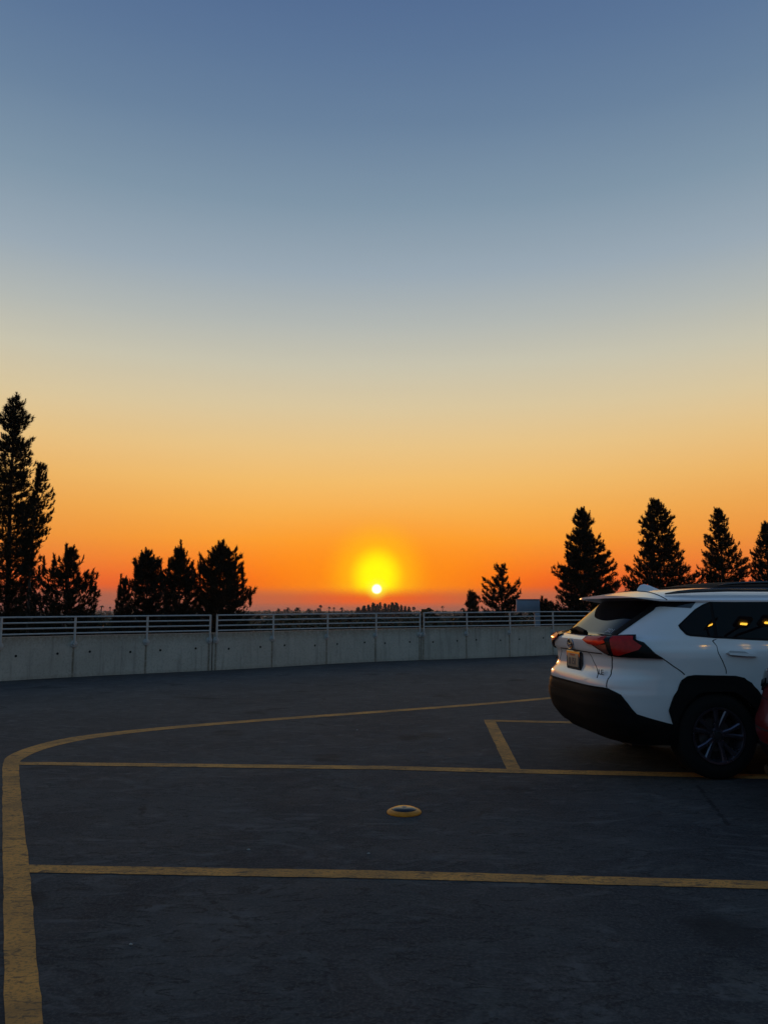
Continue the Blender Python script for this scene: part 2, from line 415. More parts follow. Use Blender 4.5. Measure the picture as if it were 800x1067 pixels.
# ------------------------------------------------------------------ parapet panels and railings
POSTS = [-1, 75, 151, 217, 224, 283, 340, 391, 437, 441, 486, 531, 576]
SP = {u: s_of_px(u) for u in POSTS}
sp = lambda u: SP[u]
left_posts = [sp(217) - 1.5 * k for k in range(3, 16)][::-1] + [sp(151), sp(217)]
left_posts = [s for s in left_posts if s < sp(75) - .8 and s > .6] + [sp(75), sp(151), sp(217)]
mid_posts = [sp(u) for u in (224, 283, 340, 391, 437)]
right_posts = [sp(441), sp(486), sp(531), sp(576)]
while right_posts[-1] + 1.55 < arc[-1] - .3: right_posts.append(right_posts[-1] + 1.55)
J1, J2 = (sp(217) + sp(224)) / 2, (sp(437) + sp(441)) / 2
T_W = .2
def panel(s0, s1, posts, label):
    cols = sorted({s0, s1, *[s0 + (s1 - s0) * i / int((s1 - s0) / .12) for i in range(int((s1 - s0) / .12) + 1)], *[p + d for p in posts for d in (-.07, -.035, -.018, 0, .018, .035, .07) if s0 < p + d < s1]})
    rows = [0, .03, .1, .2, .3, .4, .5, .6, .66, .74, .82, 1.0]
    v = []; f = []; st = []
    for s in cols:
        p = at_s(s); t, n = nrm_s(s); zt = ztop(s)
        dmin = min([abs(s - q) for q in posts] or [9])
        for r in rows:
            v.append((p[0], p[1], r * zt))
            a = max(0, 1 - dmin / .036) * (1 if r < .75 else 0)
            e = (1 - min(1, min(s - s0, s1 - s) / .05)) * .6
            st.append((max(a, e * .6), .75 if r >= 1 else (.25 if r > .8 else (.35 if r < .05 else 0)), 0, 1))
        v.append((p[0] + n[0] * T_W, p[1] + n[1] * T_W, zt)); st.append((0, .5, 0, 1))
        v.append((p[0] + n[0] * T_W, p[1] + n[1] * T_W, -.3)); st.append((0, 0, 0, 1))
    K = len(rows) + 2
    for i in range(len(cols) - 1):
        for j in range(K - 1):
            f.append((i * K + j, i * K + K + j, i * K + K + j + 1, i * K + j + 1))
    f.append(tuple(range(K))); f.append(tuple((len(cols) - 1) * K + j for j in range(K - 1, -1, -1)))
    o = mesh_obj('parapet_wall', v, f, M_CONC, None, 30)
    ca = o.data.color_attributes.new('stain', 'FLOAT_COLOR', 'POINT')
    ca.data.foreach_set('color', [q for c in st for q in c])
    tag(o, label, 'wall', 'concrete parapet panels along the deck edge')
    holes = sorted(q for a, b in zip(posts, posts[1:]) if b - a > .8 for q in (a + (b - a) * .22, a + (b - a) * .78))
    for i, s in enumerate(holes):
        p = at_s(s); t, n = nrm_s(s); z = ztop(s) * (.56 + .02 * ((i * 7) % 3))
        hb = MB(); hb.lathe([(.026, 0), (.026, .003), (.018, .0035), (.0, .001)], 14, 'y')
        ho = hb.build('tie_hole', M_DARK, o); ho.location = (p[0] - n[0] * .0005, p[1] - n[1] * .0005, z)
        ho.rotation_euler = (0, 0, math.atan2(n[1], n[0]) + PI / 2)
    return o
E0 = .12
RZ = [.915, 1.025, 1.14, 1.255]            # heights of the four rails above the deck
def rz(k, s): return RZ[k] + tall(s) * (1.2 + k * .7)
def railing(posts, label):
    root = empty('railing', (*at_s(posts[0]), 0))
    tag(root, label, 'railing', 'pale metal railings on the parapet')
    inv = Matrix.Translation((-root.location[0], -root.location[1], 0))
    off = .045                              # the posts stand on the inner face
    def pt(s, z, o=off):
        p = at_s(s); t, n = nrm_s(s); return inv @ Vector((p[0] - n[0] * o, p[1] - n[1] * o, z))
    for k in range(4):
        m = MB(); n = max(2, int((posts[-1] - posts[0]) / .5))
        m.tube([pt(posts[0] + (posts[-1] - posts[0]) * i / n, rz(k, posts[0] + (posts[-1] - posts[0]) * i / n)) for i in range(n + 1)], .016, 8)
        m.build('rail', M_RAIL, root)
    for s in posts:
        m = MB(); m.tube([pt(s, ztop(s) - .17), pt(s, rz(3, s) + .012)], .023, 10)
        po = m.build('post', M_RAIL, root)
        t, n = nrm_s(s); c = pt(s, ztop(s) - .17, 0)
        d = MB(); d.lathe([(.075, 0), (.075, .016), (.066, .022), (.03, .026), (.03, .06), (.0, .062)], 20, 'y')
        d.lathe([(.011, .022), (.011, .034), (0, .036)], 6, 'y', (.048, 0, .0)); d.lathe([(.011, .022), (.011, .034), (0, .036)], 6, 'y', (-.048, 0, 0))
        fo = d.build('base_plate', M_RAIL, root); fo.location = c; fo.rotation_euler = (0, 0, math.atan2(n[1], n[0]) + PI / 2)
    return root
panel(0.05, J1 - .012, left_posts, 'concrete parapet panel under the left railing, left of the first double post')
panel(J1 + .012, J2 - .012, mid_posts, 'concrete parapet panel below the setting sun, between the two double posts')
panel(J2 + .012, arc[-1] - .05, right_posts, 'concrete parapet panel running behind the white car, right of the second double post')
railing(left_posts, 'pale four bar railing in front of the tall pines on the left')
railing(mid_posts, 'pale four bar railing below the setting sun, between the two double posts')
railing(right_posts, 'pale four bar railing running behind the white car')

# ------------------------------------------------------------------ round road stud
sx, sy = G(421, 847)
root = empty('road_stud', (sx, sy, 0)); root.rotation_euler = (0, 0, .5)
tag(root, 'round orange rimmed road stud with dark domed top on the asphalt', 'road stud')
M_OR = mat('orange_rim', (.62, .20, .004), .42, spec=.25, coat=.08, noise=.2, nscale=20)
M_ST = mat('dark_lens', (.006, .006, .007), .16, spec=.35)
M_STM = mat('stud_steel', (.20, .18, .16), .3, metal=.9, noise=.2, nscale=40)
m = MB(); m.lathe([(.121, 0), (.1215, .006), (.116, .013), (.104, .020), (.094, .024), (.088, .0245)], 48); m.build('rim', M_OR, root)
m = MB(); m.lathe([(.088, .023), (.086, .028), (.074, .034), (.052, .0385), (.03, .040), (.0, .0405)], 40); m.build('lens', M_ST, root)
m = MB(); m.lathe([(.020, .039), (.019, .042), (.013, .0435), (0, .044)], 24)
m.build('centre_boss', M_STM, root)

# ------------------------------------------------------------------ scraps of litter on the deck
M_LIT = mat('pale_litter', (.34, .32, .28), .8)
rl = random.Random(9)
for u, v in ((384, 890), (259, 886), (372, 761), (468, 770), (136, 985)):
    x, y = G(u, v); r = .010
    vv = [(r * math.cos(a) * rl.uniform(.6, 1.2), r * math.sin(a) * rl.uniform(.5, 1.0), rl.uniform(.002, .006)) for a in [2 * PI * k / 7 for k in range(7)]] + [(0, 0, .008)]
    o = mesh_obj('litter_scrap', vv + [(q[0], q[1], .0008) for q in vv[:7]], [(k, (k + 1) % 7, 7) for k in range(7)] + [(k, 8 + k, 8 + (k + 1) % 7, (k + 1) % 7) for k in range(7)], M_LIT)
    o.location = (x, y, 0); tag(o, 'tiny pale scrap of litter lying on the dark asphalt', 'litter', 'scraps of litter on the deck')
# ------------------------------------------------------------------ cars: a body surface P(u, z) that panels, glass and lamps are laid on
def smooth_table(T, z, e=.008): return sum(tabl(T, z + k * e) for k in (-1.5, -.5, .5, 1.5)) / 4
class Shell:
    # x runs forward from the tail, y to the car's right, z up; u goes round from the middle of the tail (0) along a side to the nose
    def __init__(s, xr, xf, w, n, a, af, zs, S=3.0):
        s.xr_t, s.xf_t, s.w_t, s.n, s.a, s.af, s.S, s.zs = xr, xf, w, n, a, af, S, zs
        s.U = PI + S
    def xr(s, z): return smooth_table(s.xr_t, z)
    def xf(s, z): return smooth_table(s.xf_t, z)
    def w(s, z): return smooth_table(s.w_t, z)
    def rad(s, phi, a, w):
        return ((abs(math.cos(phi)) / a) ** s.n + (abs(math.sin(phi)) / w) ** s.n) ** (-1 / s.n)
    def P(s, u, z):
        sg = 1 if u >= 0 else -1; u = abs(u)
        xr, xf, w = s.xr(z), s.xf(z), s.w(z)
        if u <= PI / 2:
            r = s.rad(u, s.a, w); return (xr + s.a - r * math.cos(u), sg * r * math.sin(u), z)
        if u >= PI / 2 + s.S:
            p = PI / 2 - min(u - PI / 2 - s.S, PI / 2)
            r = s.rad(p, s.af, w); return (xf - s.af + r * math.cos(p), sg * r * math.sin(p), z)
        t = (u - PI / 2) / s.S
        return ((xr + s.a) * (1 - t) + (xf - s.af) * t, sg * w, z)
    def N(s, u, z, e=1e-3):
        u = max(-s.U + .01, min(s.U - .01, u))
        a, b = Vector(s.P(u - e, z)), Vector(s.P(u + e, z)); c, d = Vector(s.P(u, z - e)), Vector(s.P(u, z + e))
        n = (b - a).cross(d - c).normalized(); p = s.P(u, z)
        if n.x * (p[0] - (s.xr(z) + s.xf(z)) / 2) / 4 + n.y * p[1] < 0: n = -n
        return n
    def side(s, x, z, sg=1):
        xr, xf, w = s.xr(z), s.xf(z), s.w(z)
        if x < xr + s.a:
            q = max(0, min(1, (xr + s.a - x) / s.a)); return sg * math.atan2(w * (1 - q ** s.n) ** (1 / s.n), q * s.a)
        if x > xf - s.af:
            q = max(0, min(1, (x - xf + s.af) / s.af)); return sg * (PI + s.S - math.atan2(w * (1 - q ** s.n) ** (1 / s.n), q * s.af))
        return sg * (PI / 2 + s.S * (x - xr - s.a) / max(1e-6, xf - s.af - xr - s.a))
    def at(s, x, y, z):                     # u of a point near the surface, rear half
        xr = s.xr(z)
        if x < xr + s.a: return math.atan2(y, xr + s.a - x)
        return s.side(x, z, 1 if y > 0 else -1)
    def rear(s, y, z):
        q = min(.9999, abs(y) / s.w(z)); return math.copysign(math.atan2(abs(y), s.a * (1 - q ** s.n) ** (1 / s.n)), y)
    def front(s, y, z):
        q = min(.9999, abs(y) / s.w(z)); return math.copysign(s.U - math.atan2(abs(y), s.af * (1 - q ** s.n) ** (1 / s.n)), y if y else 1)

def car_xyz(p): return (p[0], -p[1], p[2])   # to Blender's right-handed axes

def overlay(sh, name, uvs, mt, parent, off=.005, depth=.012, smooth=30, bump=0.0):
    """one panel laid on the body: polygon(s) in (u, z), cut fine enough to follow the curve, with edges turned in"""
    polys = uvs if isinstance(uvs[0][0], (tuple, list)) else [uvs]
    bm = bmesh.new()
    for P in polys:
        bm.faces.new([bm.verts.new((u, z, 0)) for u, z in P])
    bmesh.ops.triangulate(bm, faces=bm.faces[:])
    us = [v.co.x for v in bm.verts]; zs = [v.co.y for v in bm.verts]
    cuts = []
    q = math.floor(min(us) / .055) * .055
    while q < max(us):
        if abs(q) <= PI / 2 + .06 or abs(q) >= PI / 2 + sh.S - .06 or round(q / .055) % 3 == 0: cuts.append((Vector((q, 0, 0)), Vector((1, 0, 0))))
        q += .055
    q = math.floor(min(zs) / .02) * .02
    while q < max(zs):
        cuts.append((Vector((0, q, 0)), Vector((0, 1, 0)))); q += .02
    for co, no in cuts:
        bmesh.ops.bisect_plane(bm, geom=bm.verts[:] + bm.edges[:] + bm.faces[:], plane_co=co, plane_no=no, dist=1e-6)
    bmesh.ops.remove_doubles(bm, verts=bm.verts[:], dist=1e-5)
    bm.verts.index_update()
    uv_ = [(v.co.x, v.co.y) for v in bm.verts]; fl = [[v.index for v in f_.verts] for f_ in bm.faces]
    be = [(e.verts[0].index, e.verts[1].index) for e in bm.edges if len(e.link_faces) == 1]
    bm.free()
    Vv = []; Nn = []
    for u, z in uv_:
        n = sh.N(u, z); pz = Vector(sh.P(u, z)) + n * (off + bump * math.exp(-((abs(u) - .86) / .20) ** 2))
        Vv.append(car_xyz(pz)); Nn.append(car_xyz(n))
    Ff = []
    for q in fl:
        a_, b_, c_ = (Vector(Vv[i]) for i in q[:3])
        Ff.append(q if (b_ - a_).cross(c_ - a_).dot(Vector(Nn[q[0]])) > 0 else q[::-1])
    k0 = len(Vv); idx = {}
    def low(i, d):
        if (i, d) not in idx:
            u, z = uv_[i]; n = Vector(Nn[i]); idx[(i, d)] = len(Vv)
            Vv.append(tuple(Vector(Vv[i]) - n * d)); Nn.append(tuple(n))
        return idx[(i, d)]
    for i, j in be: Ff.append([low(i, 0.0), low(j, 0.0), low(j, depth), low(i, depth)])
    me = bpy.data.meshes.new(name); me.from_pydata(Vv, [], Ff)
    me.materials.append(mt)
    me.polygons.foreach_set('use_smooth', [True] * len(fl) + [False] * (len(Ff) - len(fl)))
    me.update()
    if not bump: me.normals_split_custom_set_from_vertices([n if i < k0 else (0, 0, 0) for i, n in enumerate(Nn)])
    return link(bpy.data.objects.new(name, me), parent)

def ribbon(P, wd):
    """a polyline in (u, z) -> one list of thin quads"""
    out = []
    for a, b in zip(P, P[1:]):
        du, dz = (b[0] - a[0]), (b[1] - a[1]); l = math.hypot(du * .95, dz) or 1
        nu, nz = -dz / l * wd / 2 / .95, du * .95 / l * wd / 2
        eu, ez = du / l * wd * .3, dz / l * wd * .3
        out.append([(a[0] + nu - eu, a[1] + nz - ez), (b[0] + nu + eu, b[1] + nz + ez), (b[0] - nu + eu, b[1] - nz + ez), (a[0] - nu - eu, a[1] - nz - ez)])
    return [out]
def mirror(P): return [(-u, z) for u, z in P][::-1]

def shell_mesh(sh, name, mts, parent, z0, z1, arches, seams=(), zstep=.016, arch_r=.40):
    us = []
    q = 0
    while q < PI / 2: us.append(q); q += .035
    k = 130
    us += [PI / 2 + sh.S * i / k for i in range(k + 1)]
    q = PI / 2 + sh.S + .05
    while q < sh.U: us.append(q); q += .05
    us.append(sh.U)
    full = [-u for u in us[::-1][:-1]] + us
    rows = int((z1 - z0) / zstep); zz = [z0 + (z1 - z0) * i / rows for i in range(rows + 1)]
    v = [car_xyz(sh.P(u, z)) for z in zz for u in full]; n = len(full); f = []
    for j in range(rows):
        for i in range(n - 1):
            q = (j * n + i, j * n + i + 1, j * n + n + i + 1, j * n + n + i)
            c = [sum(v[a][t] for a in q) / 4 for t in range(3)]
            if abs(c[1]) > .55 and any((c[0] - ax) ** 2 + (c[2] - az) ** 2 < arch_r ** 2 for ax, az in arches): continue
            f.append(q)
    return mesh_obj(name, v, f, mts, parent, 40)

def wheel(parent, x, y, rt, rr, m_t, m_r, m_d, sg, spin=0.0, wide=.225):
    w = empty('wheel', (0, 0, 0)); w.parent = parent; w.location = (x, -y, rt)
    if sg < 0: w.rotation_euler = (0, 0, PI)
    # outer face looks along -Y (the car's right); the left wheels are turned round
    h = wide / 2
    m = MB()
    prof = [(rr - .004, h - .03), (rr + .012, h - .008), (rr + .045, h), (rt - .045, h - .004), (rt - .016, h - .02), (rt - .004, h - .045)]
    ring = [(r, -a) for r, a in prof]
    tread = []
    for i in range(5):
        a = -(h - .045) + 2 * (h - .045) * (i + .5) / 5; e = (h - .045) / 5
        tread += [(rt, a - e * .8), (rt, a + e * .8), (rt - .008, a + e * .85), (rt - .008, a + e * 1.15)]
    m.lathe(ring + tread + [(r, a) for r, a in prof[::-1]], 56, 'y', cap=False)
    m.build('tyre', m_t, w, 30)
    m = MB()
    yo = -h + .012
    m.lathe([(rr + .008, yo - .006), (rr + .006, yo - .012), (rr - .012, yo - .01), (rr - .02, yo + .006), (rr - .03, yo + .1), (rr - .03, yo + .17)], 56, 'y', cap=False)
    m.lathe([(rr - .03, yo + .10), (.03, yo + .10)], 40, 'y', m=1, cap=False)
    m.lathe([(rr * .62, yo + .075), (rr * .62, yo + .098), (.05, yo + .098)], 40, 'y', m=2)
    for i in range(5):
        for d in (-1, 1):
            a0 = spin + i * 2 * PI / 5 + d * .13; a1 = spin + i * 2 * PI / 5 + d * .25
            v = []
            for a, r, wd, dp in ((a0, .045, .020, .03), (a0 + (a1 - a0) * .5, rr * .55, .017, .014), (a1, rr - .012, .024, .004)):
                c, s = math.cos(a), math.sin(a)
                for e, yy in ((-1, yo + dp), (-.55, yo + dp - .010), (.55, yo + dp - .010), (1, yo + dp), (1, yo + dp + .03), (-1, yo + dp + .03)):
                    v.append((c * r - s * wd * e, yy, s * r + c * wd * e))
            f = []
            for k in range(2):
                for e in range(6): f.append((k * 6 + e, k * 6 + (e + 1) % 6, k * 6 + 6 + (e + 1) % 6, k * 6 + 6 + e))
            m.add(v, f, 0)
    m.lathe([(.062, yo + .05), (.060, yo + .024), (.045, yo + .018)], 24, 'y')
    m.lathe([(.036, yo + .02), (.033, yo + .012), (0, yo + .010)], 24, 'y', m=1)
    m.build('rim', [m_r, m_d, M_STEEL], w, 30)
    return w

M_WHITE = mat('white_paint', (.74, .75, .76), .32, coat=.75, coat_rough=.04, noise=.03, nscale=3)
M_BLKPL = mat('black_plastic', (.005, .005, .0052), .7, spec=.15, noise=.25, nscale=40, bump=.08, bscale=300)
M_GLOSSB = mat('gloss_black', (.008, .008, .009), .1, coat=.5)
M_GLASS = mat('tinted_glass', (.003, .003, .005), .004, spec=.15)
M_SEAM = mat('panel_gap', (.01, .01, .01), .9)
M_RUB = mat('tyre_rubber', (.010, .010, .0105), .85, spec=.2, noise=.2, nscale=30)
M_RIM = mat('alloy', (.15, .14, .175), .28, metal=.85, noise=.1, nscale=12)
M_RIMD = mat('wheel_dark', (.02, .02, .022), .5)
M_STEEL = mat('brake_steel', (.18, .18, .19), .4, metal=.8)
M_REDL = mat('red_lens', (.44, .018, .010), .26, metal=.4, spec=.2)
M_HOUS = mat('lamp_housing', (.006, .006, .007), .25, spec=.12)
M_REDD = mat('deep_red_lens', (.42, .010, .006), .22, spec=.3, noise=.2, nscale=25)
M_CLRL = mat('smoked_lens', (.20, .07, .05), .25, metal=.5)
M_CHR = mat('chrome', (.22, .22, .23), .18, metal=1.0, noise=.05)
M_PLATE = mat('plate_cream', (.36, .29, .20), .5, noise=.06, nscale=20)
M_INK = mat('plate_ink', (.03, .035, .07), .6)
M_PRED = mat('plate_red', (.45, .11, .05), .6)
M_CHAR = mat('charcoal_paint', (.006, .006, .007), .7, coat=0.0, spec=.05, noise=.05, nscale=4)
M_REDP = mat('red_paint', (.10, .004, .005), .32, coat=.8, noise=.05, nscale=4)
M_STICK = mat('sticker', (.45, .48, .52), .5)
M_LAMPG = mat('headlight_glass', (.35, .36, .38), .08, coat=1.0, metal=.3)

def text_plate(txt, size, mt, parent, name, loc, ex=(0, -1, 0), ey=(0, 0, 1), ext=.0015, sxy=(1, 1)):
    cu = bpy.data.curves.new(name, 'FONT'); cu.body = txt; cu.size = size; cu.align_x = 'CENTER'; cu.align_y = 'CENTER'; cu.extrude = ext
    cu.materials.append(mt)
    tmp = link(bpy.data.objects.new(name, cu)); dg = bpy.context.evaluated_depsgraph_get(); dg.update()
    me = bpy.data.meshes.new_from_object(tmp.evaluated_get(dg)); bpy.data.objects.remove(tmp); bpy.data.curves.remove(cu)
    me.name = name
    o = link(bpy.data.objects.new(name, me), parent)
    ez = Vector(ex).cross(Vector(ey))
    mx = Matrix((Vector(ex) * sxy[0], Vector(ey) * sxy[1], ez)).transposed().to_4x4(); mx.translation = loc
    o.matrix_local = mx
    return o

def height_roof(sh, name, mt, parent, zc, ze, W, x0, x1, zb=1.475, bow=.05, nx=60, ny=28):
    v = []; f = []
    top = {}; N = ny + 1
    for i in range(nx + 1):
        t = i / nx
        for j in range(N):
            s = -1 + 2 * j / ny
            x = x0 + bow * abs(s) ** 2.4 + (x1 - x0 - bow * abs(s) ** 2.4 - .06 * s * s) * t
            w = tabl(W, x); y = w * math.sin(s * PI / 2 * .999) if abs(s) < 1 else w * s
            q = abs(y) / w
            z = tabl(ze, x) + (smooth_table(zc, x, .04) - tabl(ze, x)) * (1 - q ** 2.7)
            v.append(car_xyz((x, y, z)))
    for i in range(nx):
        for j in range(ny):
            f.append((i * N + j, i * N + j + 1, i * N + N + j + 1, i * N + N + j))
    k = len(v)
    v += [(a, b, tabl(zb, a) if isinstance(zb, list) else zb) for a, b, c in v]
    f += [tuple(k + q for q in a[::-1]) for a in f]
    rim = [j for j in range(N)] + [i * N + ny for i in range(1, nx + 1)] + [nx * N + j for j in range(ny - 1, -1, -1)] + [i * N for i in range(nx - 1, 0, -1)]
    for a, b in zip(rim, rim[1:] + rim[:1]): f.append((a, b, k + b, k + a))
    bm = bmesh.new(); me = bpy.data.meshes.new(name)
    me.from_pydata(v, [], f); bm.from_mesh(me); bmesh.ops.recalc_face_normals(bm, faces=bm.faces[:]); bm.to_mesh(me); bm.free()
    me.materials.append(mt); me.polygons.foreach_set('use_smooth', [True] * len(me.polygons)); me.set_sharp_from_angle(angle=R(38))
    return link(bpy.data.objects.new(name, me), parent)

def arch_ring(sh, outer, cx, cz, r_in, sg=1):
    """quads between a polyline of (x, z) round an arch and the wheel opening"""
    ins = []
    for x, z in outer:
        a = math.atan2(z - cz, x - cx); ins.append((cx + r_in * math.cos(a), max(.285, cz + r_in * math.sin(a))))
    Q = []
    for i in range(len(outer) - 1):
        q = [outer[i], outer[i + 1], ins[i + 1], ins[i]]
        Q.append([(sh.side(x, z, sg), z) for x, z in q])
    return Q

SUV = dict(
    xr=[(.20, .24), (.30, .19), (.36, .115), (.46, .04), (.58, .004), (.70, .005), (.735, .02), (.76, .012), (.82, .03), (.845, .07), (.9, .095), (1.0, .095), (1.045, .06), (1.12, .05), (1.154, .054), (1.168, .185), (1.20, .22), (1.46, .52), (1.52, .58)],
    xf=[(.2, 4.45), (.5, 4.58), (.8, 4.55), (.98, 4.45), (1.04, 4.2), (1.09, 3.6), (1.12, 3.42), (1.46, 2.72), (1.56, 2.45)],
    w=[(.20, .86), (.34, .905), (.45, .925), (.7, .925), (.8, .918), (1.0, .925), (1.06, .918), (1.10, .90), (1.40, .785), (1.48, .755), (1.54, .72)],
    n=4.6, a=.95, af=.9, zs=1.5)
RWX, FWX, WZ = .985, 3.675, .36

def build_suv(root, paint, detailed=True, glass=None):
    sh = Shell(**SUV); glass = glass or M_GLASS
    T = lambda *p: [(sh.at(x, y, z), z) for x, y, z in p]
    S = lambda *p: [(sh.side(x, z), z) for x, z in p]
    RR = lambda *p: [(sh.rear(y, z), z) for y, z in p]
    body = shell_mesh(sh, 'body', [paint], root, .30, 1.488, [(RWX, WZ), (FWX, WZ)])
    zc = [(.25, 1.521), (.42, 1.546), (.62, 1.578), (.9, 1.598), (1.3, 1.612), (2.0, 1.612), (2.5, 1.585), (2.8, 1.54)]
    ze = [(.3, 1.519), (.5, 1.511), (.66, 1.49), (1.0, 1.488), (2.8, 1.486)]
    W = [(.3, .60), (.40, .665), (.52, .715), (.66, .757), (.9, .762), (2.2, .76), (2.8, .71)]
    roof = height_roof(sh, 'roof', paint, root, zc, ze, W, .345, 2.80, [(.3, 1.515), (.42, 1.507), (.62, 1.478), (2.8, 1.46)], .06)
    # ---- glass and dark trim
    overlay(sh, 'rear_window', T((.2, -.655, 1.172), (.19, -.3, 1.168), (.185, 0, 1.166), (.19, .3, 1.168), (.225, .60, 1.172), (.25, .635, 1.186), (.269, .640, 1.2), (.571, .672, 1.4), (.62, .66, 1.484), (.58, 0, 1.484), (.62, -.66, 1.484), (.571, -.672, 1.4), (.269, -.640, 1.2), (.25, -.635, 1.186)), glass, root, .006)
    for sg in (1, -1):
        f = (lambda P: P) if sg > 0 else mirror
        trim = T((.60, .655, 1.484), (.571, .672, 1.425), (.640, .675, 1.432), (.871, .764, 1.419), (.93, .75, 1.484)) 
        overlay(sh, 'pillar_trim', f(trim), M_GLOSSB, root, .005)
        overlay(sh, 'pillar_trim', f(T((.205, .575, 1.173), (.232, .605, 1.173), (.25, .637, 1.187), (.269, .643, 1.2), (.571, .674, 1.4), (.618, .662, 1.482), (.60, .60, 1.482), (.545, .605, 1.40), (.238, .575, 1.205))), M_BLKPL, root, .009, .004)
        win = T((.719, .82, 1.272), (.723, .84, 1.243), (.764, .861, 1.193), (.802, .866, 1.181), (1.019, .875, 1.163), (1.472, .895, 1.141)) + S((2.2, 1.122), (3.15, 1.118), (3.02, 1.17), (2.62, 1.40), (2.46, 1.462), (2.2, 1.476), (1.55, 1.482), (1.15, 1.481), (1.06, 1.476), (.985, 1.452), (.9, 1.408))
        overlay(sh, 'window_trim', f(win), M_BLKPL, root, .004)
        q = T((.735, .82, 1.27), (.739, .84, 1.243), (.776, .861, 1.203), (.81, .866, 1.193), (1.00, .875, 1.178)) + S((1.02, 1.25), (1.04, 1.46), (.99, 1.442), (.905, 1.40))
        overlay(sh, 'quarter_window', f(q), glass, root, .0052, .001)
        q = S((1.03, 1.176), (1.5, 1.153), (1.93, 1.142), (1.93, 1.466), (1.55, 1.470), (1.15, 1.469), (1.068, 1.464), (1.048, 1.25))
        overlay(sh, 'side_window', f(q), glass, root, .0052, .001)
        q = S((2.05, 1.140), (2.9, 1.13), (2.86, 1.20), (2.58, 1.385), (2.44, 1.45), (2.2, 1.464), (2.05, 1.466))
        overlay(sh, 'side_window', f(q), glass, root, .0052, .001)
        # ---- wheel-arch cladding
        out = [(.61, .30), (.585, .455), (.551, .574), (.593, .679), (.645, .760), (.695, .832), (.730, .853), (.793, .862), (1.154, .852), (1.225, .836), (1.285, .795), (1.382, .671), (1.412, .60), (1.44, .50), (1.46, .30)]
        ins = []
        overlay(sh, 'wheel_arch_cladding', [f(q) for q in arch_ring(sh, out, RWX, WZ, .385)], M_BLKPL, root, .018, .03)
        o2 = [(FWX - (x - RWX), z) for x, z in out][::-1]
        overlay(sh, 'wheel_arch_cladding', [f(q) for q in arch_ring(sh, o2, FWX, WZ, .385)], M_BLKPL, root, .018, .03)
        overlay(sh, 'sill_cladding', f(S((1.38, .285), (3.28, .285), (3.26, .43), (1.42, .43))), M_BLKPL, root, .014, .03)
        # ---- tail lamp
        tl = T((.123, .335, 1.146), (.163, .379, 1.160), (.30, .70, 1.166), (.36, .793, 1.166), (.385, .86, 1.122), (.531, .912, .995), (.40, .87, 1.004), (.271, .837, 1.013), (.15, .717, 1.026), (.129, .689, 1.037), (.089, .597, 1.072), (.074, .521, 1.100))
        lamp = overlay(sh, 'taillight', f(tl), M_HOUS, root, .016, .03, bump=.018)
        overlay(sh, 'red_lens', f(RR((.355, 1.136), (.40, 1.150), (.665, 1.152), (.70, 1.120), (.61, 1.094), (.47, 1.106))), M_REDL, lamp, .022, bump=.018)
        overlay(sh, 'red_lens', f(T((.20, .708, 1.150), (.33, .803, 1.150), (.365, .862, 1.090), (.335, .866, 1.062), (.207, .79, 1.032), (.19, .75, 1.036))), M_REDD, lamp, .023, bump=.018)
        overlay(sh, 'clear_lens', f(T((.08, .555, 1.105), (.136, .70, 1.105), (.15, .728, 1.04), (.12, .68, 1.048), (.1, .625, 1.072))), M_CLRL, lamp, .021, bump=.018)
        if detailed:
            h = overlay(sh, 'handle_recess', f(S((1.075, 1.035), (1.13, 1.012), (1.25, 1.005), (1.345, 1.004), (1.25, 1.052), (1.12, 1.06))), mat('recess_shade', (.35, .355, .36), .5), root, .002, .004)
            h = overlay(sh, 'door_handle', f(S((1.085, 1.042), (1.10, 1.024), (1.24, 1.012), (1.345, 1.010), (1.335, 1.028), (1.24, 1.036))), paint, root, .032, .04)
            overlay(sh, 'door_handle', f(S((1.985, 1.032), (2.0, 1.014), (2.14, 1.002), (2.245, 1.0), (2.235, 1.018), (2.14, 1.026))), paint, root, .032, .04)
        # ---- nose lamps, mirrors
        hl = [(sh.side(4.05, .93), .93), (sh.front(.62, .86), .86), (sh.front(.5, .83), .83), (sh.front(.5, .90), .90), (sh.front(.66, .96), .96), (sh.side(4.0, .985), .985)]
        overlay(sh, 'headlight', f([(u, z) for u, z in hl]), M_LAMPG, root, .008)
        mm = MB(); mm.box(2.95, 3.07, .92, .99, 1.10, 1.13); mm.box(2.93, 3.10, .97, 1.11, 1.08, 1.23, bev=.03)
        mm.v = [(x, -sg * y, z) for x, y, z in mm.v]
        mm.build('wing_mirror', paint, root)
        # ---- roof rail
        yr = lambda x: .60
        pts = [(.72, .60, 1.545), (.84, .60, 1.560), (1.0, .60, 1.573), (1.3, .60, 1.583), (2.0, .60, 1.583), (2.4, .60, 1.566), (2.55, .60, 1.54)]
        mm = MB(); mm.tube([(x, -sg * y, z) for x, y, z in pts], [.006, .014, .018, .019, .019, .016, .008], 10); mm.build('roof_rail', M_GLOSSB, root)
    # ---- bumper
    bt = [(.110, .745, .742), (.184, .832, .697), (.235, .862, .62), (.293, .884, .542), (.417, .909, .504), (.56, .92, .466)]
    low = [(.60, .92, .40), (.60, .9, .29)]
    right = [(sh.rear(y, .747), .747) for y in (.2, .4, .6, .70)] + [(sh.at(*p), p[2]) for p in bt] + [(sh.side(.63, z), z) for z in (.45, .40, .285)] + [(sh.rear(y, .285), .285) for y in (.7, .5, .3, .1)]
    full = right + mirror(right)
    overlay(sh, 'bumper', full, M_BLKPL, root, .008, .02)
